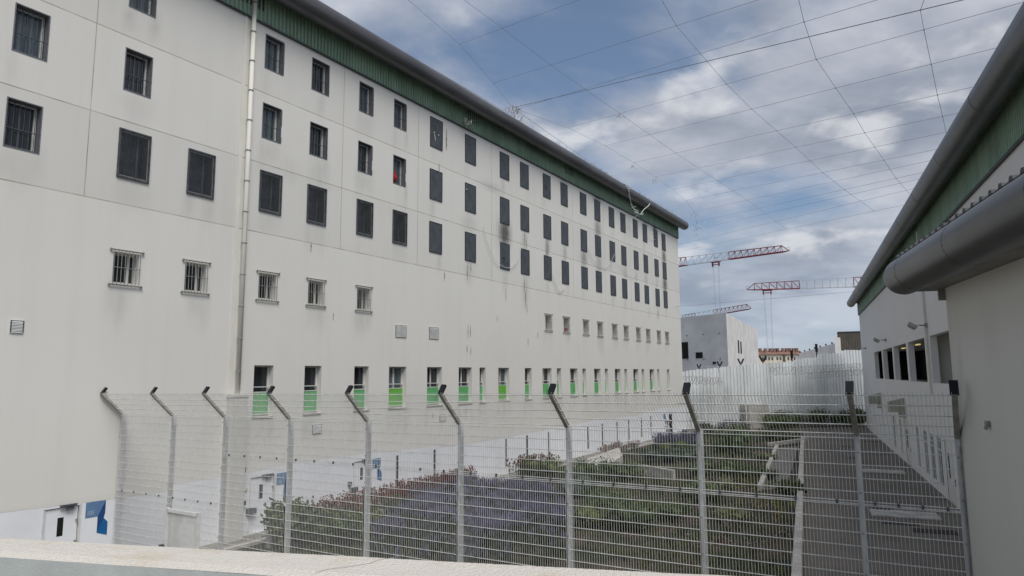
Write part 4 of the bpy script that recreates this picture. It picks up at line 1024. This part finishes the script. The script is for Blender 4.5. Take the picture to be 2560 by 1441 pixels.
mb = MB(); mb.box(0,14,0,10,0,13.6); bl = mb.build('wall', M['apt']); ap2 = empty('apartment_block', (146.5,330,0)); bl.parent = ap2; tag(ap2, 'small pale distant building right of the long apartment block', 'building')
mb = MB(); mb.face([(-.5,-.5,13.6),(14.5,-.5,13.6),(14.5,10,15.2),(-.5,10,15.2)]); mb.build('roof', M['tile'], ap2)
bh = empty('blue_hall', (120,290,0)); tag(bh, 'distant hall with a sloping blue-grey metal roof', 'building')
mb = MB(); mb.box(8,20,1,9,0,13); mb.build('wall', M['apt'], bh)
mb = MB(); mb.face([(2,0,12.6),(22,0,15.5),(22,10,15.5),(2,10,13)]); mb.face([(2,0,12.6),(4,0,10.5),(22,0,13.2),(22,0,15.5)]); mb.build('roof', M['bluehall'], bh)
shed = empty('brown_shed', (57.2,120,0), R(-25.0)); tag(shed, 'dark brown corrugated shed behind the outer wall at right', 'building')
mb = MB(); corrugated(mb, 0, 12, 0, 13.4, 0, .35, .05); mb.face([(0,0,0),(0,0,13.4),(-.9,6,9.5),(-.9,6,0)]); mb.box(-.05,12,.1,8,0,13.35); mb.build('wall', M['shed'], shed)
mb = MB(); mb.box(-.1,12,-.12,8,13.4,13.55); mb.build('roof', M['roof'], shed)
ow = empty('outer_wall', (54.3,130,0)); tag(ow, 'grey concrete outer wall stepping upward toward the brown shed', 'wall')
mb = MB(); a = Vector((0,0,0)); b = Vector((-2.5,-20,0))
mb.face([(0,0,0),(-2.5,-20,0),(-2.5,-20,11.1),(0,0,10.1)]); mb.face([(.4,0,0),(-2.1,-20,0),(-2.1,-20,11.1),(.4,0,10.1)]); mb.face([(0,0,10.1),(-2.5,-20,11.1),(-2.1,-20,11.1),(.4,0,10.1)]); mb.face([(-2.5,-20,0),(-1.6,-20.1,0),(-1.6,-20.1,12.0),(-2.3,-20,12.1),(-2.5,-20,11.9)]); mb.build('wall_panel', M['cb_lite'], ow)
mb = MB()
for k in range(7): y = -1-k*3; mb.ball((-.0+y*.125-.1,y,10.25-y*.05), .18, 6)
mb.build('wall_lamp', M['steel'], ow)
mb = MB(); rr = random.Random(4); pr = []
for k in range(61): x = -1500+k*50; pr.append((x, 1900, 32+26*mnoise.noise(Vector((k*.21,0,0)))+9*mnoise.noise(Vector((k*.9,3,0)))))
for a, b in zip(pr[:-1], pr[1:]): mb.face([(a[0],a[1],-5),(b[0],b[1],-5),b,a]); mb.face([a,b,(b[0],b[1]+300,b[2]*.6),(a[0],a[1]+300,a[2]*.6)])
o = mb.build('hills', M['hill']); tag(o, kind='structure')

# ================================================================ planting
def leaf_cloud(name, mats, n, rx, rz, leaf, seed, clumps=9, parent=None, flat=.0, mix=.15):
    rr = random.Random(seed); mb = MB(); cs = []
    for k in range(clumps):
        th = rr.uniform(0, 2*math.pi); ph = rr.uniform(.05, .95); rad = rr.uniform(.35,.72)
        cs.append((math.cos(th)*rad*rx, math.sin(th)*rad*rx, rz*(.35+.55*ph), rr.uniform(.32,.55)))
    for c in cs:                                     # solid leaf-coloured core added inside each clump to make it opaque
        b0 = len(mb.v); R0 = c[3]*.62
        for i in range(6):
            ph_ = math.pi*i/5
            for j in range(8):
                th = 2*math.pi*j/8; q_ = rr.uniform(.8,1.12)
                mb.v.append((c[0]+math.sin(ph_)*math.cos(th)*R0*rx*q_, c[1]+math.sin(ph_)*math.sin(th)*R0*rx*q_, max(.0, c[2]+math.cos(ph_)*R0*rz*q_)))
        for i in range(5):
            for j in range(8): mb.f.append((b0+i*8+j, b0+(i+1)*8+j, b0+(i+1)*8+(j+1) % 8, b0+i*8+(j+1) % 8)); mb.m.append(0)
    for k in range(n):
        c = rr.choice(cs); v = Vector((rr.gauss(0,1), rr.gauss(0,1), rr.gauss(0,1))).normalized()*rr.uniform(.5,1.22)
        p_ = Vector((c[0]+v.x*c[3]*rx, c[1]+v.y*c[3]*rx, max(.03, c[2]+v.z*c[3]*rz)))
        a = Vector((rr.uniform(-1,1), rr.uniform(-1,1), rr.uniform(-.5,1))).normalized()*leaf*rr.uniform(.8,1.7)
        b = a.cross(Vector((rr.uniform(-1,1), rr.uniform(-1,1), rr.uniform(-1,1)))).normalized()*leaf*.38
        mb.face([p_, p_+a*.5+b, p_+a, p_+a*.5-b], 0 if rr.random() > mix else 1)
    return mb.build(name, mats, parent)
def shrub(name, x, y, r, h, kind, label, cat, n=1500, leaf=.10, group='shrubs in the garden bed', seed=None):
    sd_ = seed if seed else int(abs(x*31+y*17)); o = empty(name, (x, y, .03)); tag(o, label, cat, group)
    h *= .86
    ms = {'dark': [M['leaf'], M['leaf2']], 'olive': [M['leaf2'], M['leaf']], 'grey': [M['leafg'], M['leaf']], 'pink': [M['leaf2'], M['pinkf']], 'redf': [M['leaf'], M['red']]}[kind]
    leaf_cloud('foliage', ms, n, r, h, leaf, sd_, parent=o, mix=.3 if kind in ('pink','redf') else .32)
    mb = MB(); rr = random.Random(sd_)
    for k in range(6): t = rr.uniform(0, 6.28); mb.tube((0,0,0), (math.cos(t)*r*.5, math.sin(t)*r*.5, h*.6), .025, 4, r2=.01)
    mb.build('stem', M['bark'], o)
    return o
shrub('broadleaf_shrub', -8.3, 26.6, 1.15, 1.55, 'dark', 'dark broad-leaved shrub nearest the left, loose leafy branches against the white wall', 'shrub', 1500, .17)
shrub('broadleaf_shrub', -6.9, 27.0, 1.2, 1.2, 'dark', 'dense dark green shrub just right of the loose broad-leaved one', 'shrub', 1900, .13)
shrub('green_shrub', -5.5, 28.6, .95, .95, 'olive', 'yellowish green shrub below the red flowers at left', 'shrub', 1300, .10)
shrub('green_shrub', 1.7, 43.6, 1.4, 1.25, 'olive', 'bushy green shrub topped with reddish sprays near the edging kerb', 'shrub', 2000, .11)
shrub('round_shrub', 4.1, 41.5, 1.4, 1.35, 'dark', 'round dark shrub under the sloping concrete slab, left one of two', 'shrub', 1900, .09)
shrub('round_shrub', 6.5, 42.6, 1.4, 1.35, 'dark', 'round dark shrub under the sloping concrete slab, right one of two', 'shrub', 1900, .09)
shrub('grey_shrub', 3.2, 37.5, 1.6, 1.15, 'grey', 'spreading grey-green shrub right of the big lavender bed', 'shrub', 1900, .08)
shrub('round_shrub', 4.2, 32.5, 1.3, 1.15, 'dark', 'low dark shrub in the near middle of the garden', 'shrub', 1900, .09)
shrub('round_shrub', 4.9, 29.2, 1.25, 1.3, 'dark', 'clipped dark green round shrub nearest in mid garden', 'shrub', 2200, .08)
shrub('round_shrub', 3.4, 29.9, 1.0, .85, 'olive', 'small olive shrub left of the clipped round shrub', 'shrub', 1300, .08)
shrub('grey_shrub', 10.6, 50.6, 1.6, .95, 'grey', 'bluish grey shrub beyond the short retaining wall, left part', 'shrub', 1900, .10)
shrub('grey_shrub', 12.9, 52.2, 1.7, .95, 'grey', 'bluish grey shrub beyond the short retaining wall, right part', 'shrub', 1900, .10)
shrub('green_shrub', 13.2, 57.2, 1.3, .9, 'olive', 'leafy green shrub behind the bluish grey shrubs', 'shrub', 1500, .10)
shrub('low_hedge', 11.6, 43.9, 1.5, .95, 'dark', 'low dark hedge clump right of the retaining wall, left of three', 'hedge', 1900, .08)
shrub('low_hedge', 13.7, 43.6, 1.5, .90, 'dark', 'low dark hedge clump right of the retaining wall, middle of three', 'hedge', 1900, .08)
shrub('low_hedge', 15.2, 42.6, 1.1, .7, 'dark', 'low dark hedge clump right of the retaining wall, right of three', 'hedge', 1700, .08)
shrub('blossom_shrub', 10.9, 37.4, 1.1, .8, 'pink', 'pinkish flowering shrub in the middle right of the garden', 'shrub', 1500, .07)
shrub('round_shrub', 9.2, 34.8, 1.3, 1.0, 'dark', 'dark shrub in front of the low hedge clumps', 'shrub', 1900, .09)
shrub('round_shrub', 7.2, 31.4, 1.1, .8, 'dark', 'dark low shrub by the fence in the right half of the garden', 'shrub', 1500, .08)
shrub('blossom_shrub', 9.6, 30.6, 1.0, .6, 'pink', 'grey-pink flowering shrub near the long kerb', 'shrub', 1400, .06)
shrub('palm_shrub', 14.6, 37.2, .7, .55, 'olive', 'spiky green plant at the near tip of the gravel bed', 'shrub', 500, .25)
shrub('green_shrub', 17.6, 56.5, 1.5, .8, 'olive', 'broad green shrub left of the gravel bed', 'shrub', 1700, .11)
shrub('blossom_shrub', 18.6, 51.5, .9, .55, 'pink', 'pale pink flowering shrub beside the slanting kerb', 'shrub', 1200, .08)
shrub('round_shrub', 21.5, 68.0, 1.6, 1.1, 'dark', 'dark bush in front of the pale utility block', 'shrub', 1900, .12)
shrub('round_shrub', 25.2, 66.0, 1.5, 1.1, 'dark', 'dark bush just beyond the gravel bed', 'shrub', 1900, .12)
shrub('round_shrub', 30.2, 78.5, 2.2, 1.7, 'dark', 'large dark bush right of the utility block', 'shrub', 1900, .13)
shrub('grey_shrub', 19.9, 71.5, 1.0, 1.3, 'grey', 'small grey shrub behind the far lavender', 'shrub', 1000, .12)
o = shrub('green_shrub', 28.2, 84.9, 2.4, 1.3, 'olive', 'flat-topped shrub showing above the utility block', 'shrub', 1900, .14); o.location.z = 2.5
for i in range(6):
    a = Vector((31.0,82.4,0)).lerp(Vector((42.6,84.6,0)), i/5)
    shrub('far_hedge', a.x, a.y, 1.7, 1.9+.15*(i%2), 'dark', 'section %s of the dark hedge at the foot of the steel fence' % ('one, leftmost,','two','three','four','five','six, rightmost,')[i], 'hedge', 1300, .13, group='hedge along the foot of the steel fence')
tree = empty('small_tree', (14.6,46.6,0)); tag(tree, 'small bushy tree with a short dark trunk in mid garden', 'tree')
mb = MB(); mb.tube((0,0,0),(.05,.02,1.25), .10, 7, r2=.075)
for t in range(6): th = t*1.05; mb.tube((.05,.02,1.15),(math.cos(th)*.7,math.sin(th)*.7,2.1), .05, 5, r2=.015)
mb.build('trunk', M['bark'], tree)
cr_ = leaf_cloud('crown', [M['leaf'], M['leaf2']], 2600, 1.45, 1.5, .11, 77, clumps=12, parent=tree, mix=.3); cr_.location = (0,0,1.05)

def inpoly(x, y, poly):
    c = False; n = len(poly)
    for i in range(n):
        x0, y0 = poly[i]; x1, y1 = poly[i-1]
        if (y0 > y) != (y1 > y) and x < (x1-x0)*(y-y0)/(y1-y0)+x0: c = not c
    return c
def scatter(poly, dens, seed):
    rr = random.Random(seed); xs = [p_[0] for p_ in poly]; ys = [p_[1] for p_ in poly]
    A_ = (max(xs)-min(xs))*(max(ys)-min(ys)); out = []
    for k in range(int(A_*dens)):
        x, y = rr.uniform(min(xs),max(xs)), rr.uniform(min(ys),max(ys))
        if inpoly(x, y, poly): out.append((x, y))
    return out
def lavender(name, poly, dens, h, seed, label, blades=26):
    rr = random.Random(seed); mb = MB()
    for x, y in scatter(poly, dens, seed):
        s_ = rr.uniform(.6,1.25); bare = mnoise.noise(Vector((x*.45, y*.45, seed))) < -.12 or rr.random() < .12 or (seed == 1 and y < 27.5+1.5*math.sin(x*1.3))
        for k in range(blades):
            th = rr.uniform(0,6.28); ln = rr.uniform(.1,.42)*s_; hh = h*s_*rr.uniform(.75,1.1)
            b = Vector((x+math.cos(th)*ln*.35, y+math.sin(th)*ln*.35, .03)); tp = Vector((x+math.cos(th)*ln, y+math.sin(th)*ln, hh))
            w_ = Vector((rr.uniform(-1,1), rr.uniform(-1,1), 0)).normalized()*.012
            mb.face([b-w_, b+w_, tp], 0)
            if bare and rr.random() < .8: continue
            m_ = b.lerp(tp, .72); e = (tp-m_)*1.05; sx = w_*2.1
            mb.face([m_, m_+e*.5+sx, m_+e, m_+e*.5-sx], 1); sy = Vector((-sx.y, sx.x, 0)); mb.face([m_, m_+e*.5+sy, m_+e, m_+e*.5-sy], 1)
        for k in range(10):                               # leafy base
            th = rr.uniform(0,6.28); p_ = Vector((x+math.cos(th)*.2, y+math.sin(th)*.2, rr.uniform(.03,.3))); a = Vector((rr.uniform(-1,1),rr.uniform(-1,1),1)).normalized()*.16; b = a.cross(Vector((1,.3,.2))).normalized()*.03
            mb.face([p_-b, p_+b, p_+a], 0)
    o = mb.build(name, [M['stem'], M['lav']]); tag(o, label, 'lavender', kind='stuff')
lavender('lavender_bed', [(-5.2,26.0),(-5.9,33.8),(-2.9,40.6),(2.0,37.6),(2.4,30.5),(1.6,24.6),(-1.0,22.4),(-4.2,22.8)], 3.8, .8, 1, 'broad bed of purple lavender behind the middle of the mesh fence', 30)
lavender('lavender_bed', [(11.8,58.0),(13.8,68.0),(18.6,68.5),(15.2,57.0)], 3.0, .85, 2, 'far patch of purple lavender before the end of the cell block', 22)
lavender('lavender_bed', [(22.5,78),(23.5,82),(27.0,80.3),(26,76.6)], 3.0, 1.0, 3, 'distant lavender patch left of the utility block', 16)
def flowers(name, poly, dens, h, seed, m, label, fl=.045, stems=7):
    rr = random.Random(seed); mb = MB()
    for x, y in scatter(poly, dens, seed):
        for k in range(stems):
            th = rr.uniform(0,6.28); ln = rr.uniform(.05,.3); b = Vector((x+math.cos(th)*ln*.3, y+math.sin(th)*ln*.3, .03)); tp = Vector((x+math.cos(th)*ln, y+math.sin(th)*ln, h*rr.uniform(.6,1.15)))
            w_ = Vector((rr.uniform(-1,1), rr.uniform(-1,1), 0)).normalized()*.012; mb.face([b-w_, b+w_, tp], 0)
            for j in range(3):
                p_ = b.lerp(tp, rr.uniform(.2,.7)); a = Vector((rr.uniform(-1,1),rr.uniform(-1,1),.4))*.09; mb.face([p_, p_+a+w_*3, p_+a-w_*3], 0)
            for j in range(5):
                p_ = tp + Vector((rr.uniform(-.05,.05), rr.uniform(-.05,.05), rr.uniform(-.16,.04))); a = Vector((rr.uniform(-1,1), rr.uniform(-1,1), rr.uniform(-.4,1))).normalized()*fl; b2 = a.cross(Vector((.3,1,.6))).normalized()*fl
                mb.face([p_-a, p_-b2, p_+a, p_+b2], 1)
    o = mb.build(name, [M['grass'], m]); tag(o, label, 'flowers', kind='stuff')
flowers('red_flowers', [(-9.3,29.6),(-9.0,30.8),(-3.6,40.2),(-2.4,42.0),(-2.0,40.0),(-7.0,30.0)], 11.0, .95, 4, M['red'], 'strip of red flowers along the foot of the cell block wall', .038)
flowers('red_flowers', [(-.4,43.2),(.6,45.4),(2.6,46.2),(2.6,44.4),(1.0,42.6)], 7.0, 1.15, 5, M['red'], 'reddish flower sprays over the green shrub by the edging kerb')
flowers('pink_flowers', [(4.0,27.5),(3.5,33),(12,41),(12.5,31),(8.5,24.5)], 1.3, .32, 6, M['pinkf'], 'scattered pale pink wild flowers on the near garden slope', .03, 4)
flowers('yellow_flowers', [(11,33),(13,46),(17.5,48),(14.5,36),(11.5,29)], 1.2, .35, 7, M['yellow'], 'scattered small yellow flowers left of the gravel bed', .028, 4)
flowers('pale_flowers', [(6.6,56),(9,61),(11.5,63),(9.4,56)], 4.0, .55, 8, M['pinkf'], 'pale dry flower heads beside the edging kerb', .045, 5)
def weeds(poly, dens, h, seed, m, label, name='grass_tufts'):
    rr = random.Random(seed); mb = MB()
    for x, y in scatter(poly, dens, seed):
        nb_ = mnoise.noise(Vector((x*.35, y*.35, 0)))
        if nb_ < -.12: continue
        for k in range(7):
            th = rr.uniform(0,6.28); ln = rr.uniform(.03,.22); hh = h*rr.uniform(.4,1.2)*(1+nb_)
            b = Vector((x+rr.uniform(-.1,.1), y+rr.uniform(-.1,.1), .03)); w_ = Vector((math.sin(th), -math.cos(th), 0))*.018
            mb.face([b-w_, b+w_, b+Vector((math.cos(th)*ln, math.sin(th)*ln, hh))])
    o = mb.build(name, m); tag(o, label, 'grass', kind='stuff')
near = [(-8.5,27.5),(-4,37),(0,43.5),(6.5,41),(16,44),(15.6,39.5),(8.0,20.4),(-3.0,15.0),(-9.5,22)]
weeds(near, 8.0, .24, 9, M['grass'], 'green weeds and grass tufts over the near garden')
far_ = [(0,43.5),(8,55),(17,68.5),(22,76),(30,80),(30,71),(22.5,60.5),(15.8,44.2),(6.5,41)]
weeds(far_, 3.5, .26, 10, M['leaf2'], 'green weeds and grass tufts over the far garden')

# ================================================================ person by the far door
def skin_obj(name, nodes, edges, m, parent, root=0, lvl=2):
    me = bpy.data.meshes.new(name); me.from_pydata([n_[:3] for n_ in nodes], edges, []); me.update()
    o = link(name, me, parent); me.materials.append(m)
    sk_ = o.modifiers.new('skin', 'SKIN')
    if not me.skin_vertices: 
        bm = bmesh.new(); bm.from_mesh(me); bm.verts.layers.skin.verify(); bm.to_mesh(me); bm.free()
    for i, n_ in enumerate(nodes): me.skin_vertices[0].data[i].radius = (n_[3], n_[4] if len(n_) > 4 else n_[3]); me.skin_vertices[0].data[i].use_root = (i == root)
    ss = o.modifiers.new('sub', 'SUBSURF'); ss.levels = lvl; ss.render_levels = lvl
    for pg in me.polygons: pg.use_smooth = True
    return o
pl = FL(66.9, 1.2, 0)
per = empty('person', (pl.x, pl.y, .02), R(60)); tag(per, 'person in white top and pale trousers standing by the far doorway', 'person')
body = [(0,0,.95,.13,.10),(0,0,1.15,.12,.09),(0,0,1.38,.15,.10),(0,0,1.50,.06),(0,.01,1.58,.07),(0,.02,1.68,.085,.10),
        (.09,0,.90,.09),(.11,.02,.50,.06),(.11,0,.09,.045),(.11,.12,.04,.035),
        (-.09,0,.90,.09),(-.12,.05,.50,.06),(-.13,-.05,.09,.045),(-.13,.08,.04,.035),
        (.19,0,1.40,.055),(.27,.02,1.13,.042),(.24,.20,.98,.032),(.23,.29,.95,.02),
        (-.19,0,1.40,.055),(-.26,.04,1.14,.042),(-.20,.22,1.22,.032),(-.17,.31,1.26,.02)]
edges = [(0,1),(1,2),(2,3),(3,4),(4,5),(0,6),(6,7),(7,8),(8,9),(0,10),(10,11),(11,12),(12,13),(2,14),(14,15),(15,16),(16,17),(2,18),(18,19),(19,20),(20,21)]
skin_obj('body', body, edges, M['skin'], per)
shirt = [(0,0,.90,.15,.12),(0,0,1.15,.14,.11),(0,0,1.38,.165,.115),(0,0,1.46,.08),(.19,0,1.40,.07),(.27,.02,1.14,.056),(-.19,0,1.40,.07),(-.26,.04,1.15,.056)]
skin_obj('shirt', shirt, [(0,1),(1,2),(2,3),(2,4),(4,5),(2,6),(6,7)], M['cloth'], per)
tr_ = [(0,0,.93,.145,.115),(.10,0,.86,.105),(.11,.02,.50,.078),(.11,0,.13,.06),(-.10,0,.86,.105),(-.12,.05,.50,.078),(-.13,-.05,.13,.06)]
skin_obj('trousers', tr_, [(0,1),(1,2),(2,3),(0,4),(4,5),(5,6)], M['trouser'], per)
mb = MB(); mb.ball((0,0,1.73), .105, 12, 1.0); mb.ball((0,-.03,1.69), .10, 10, 1.1); mb.build('hair', M['hair'], per, smooth=True)
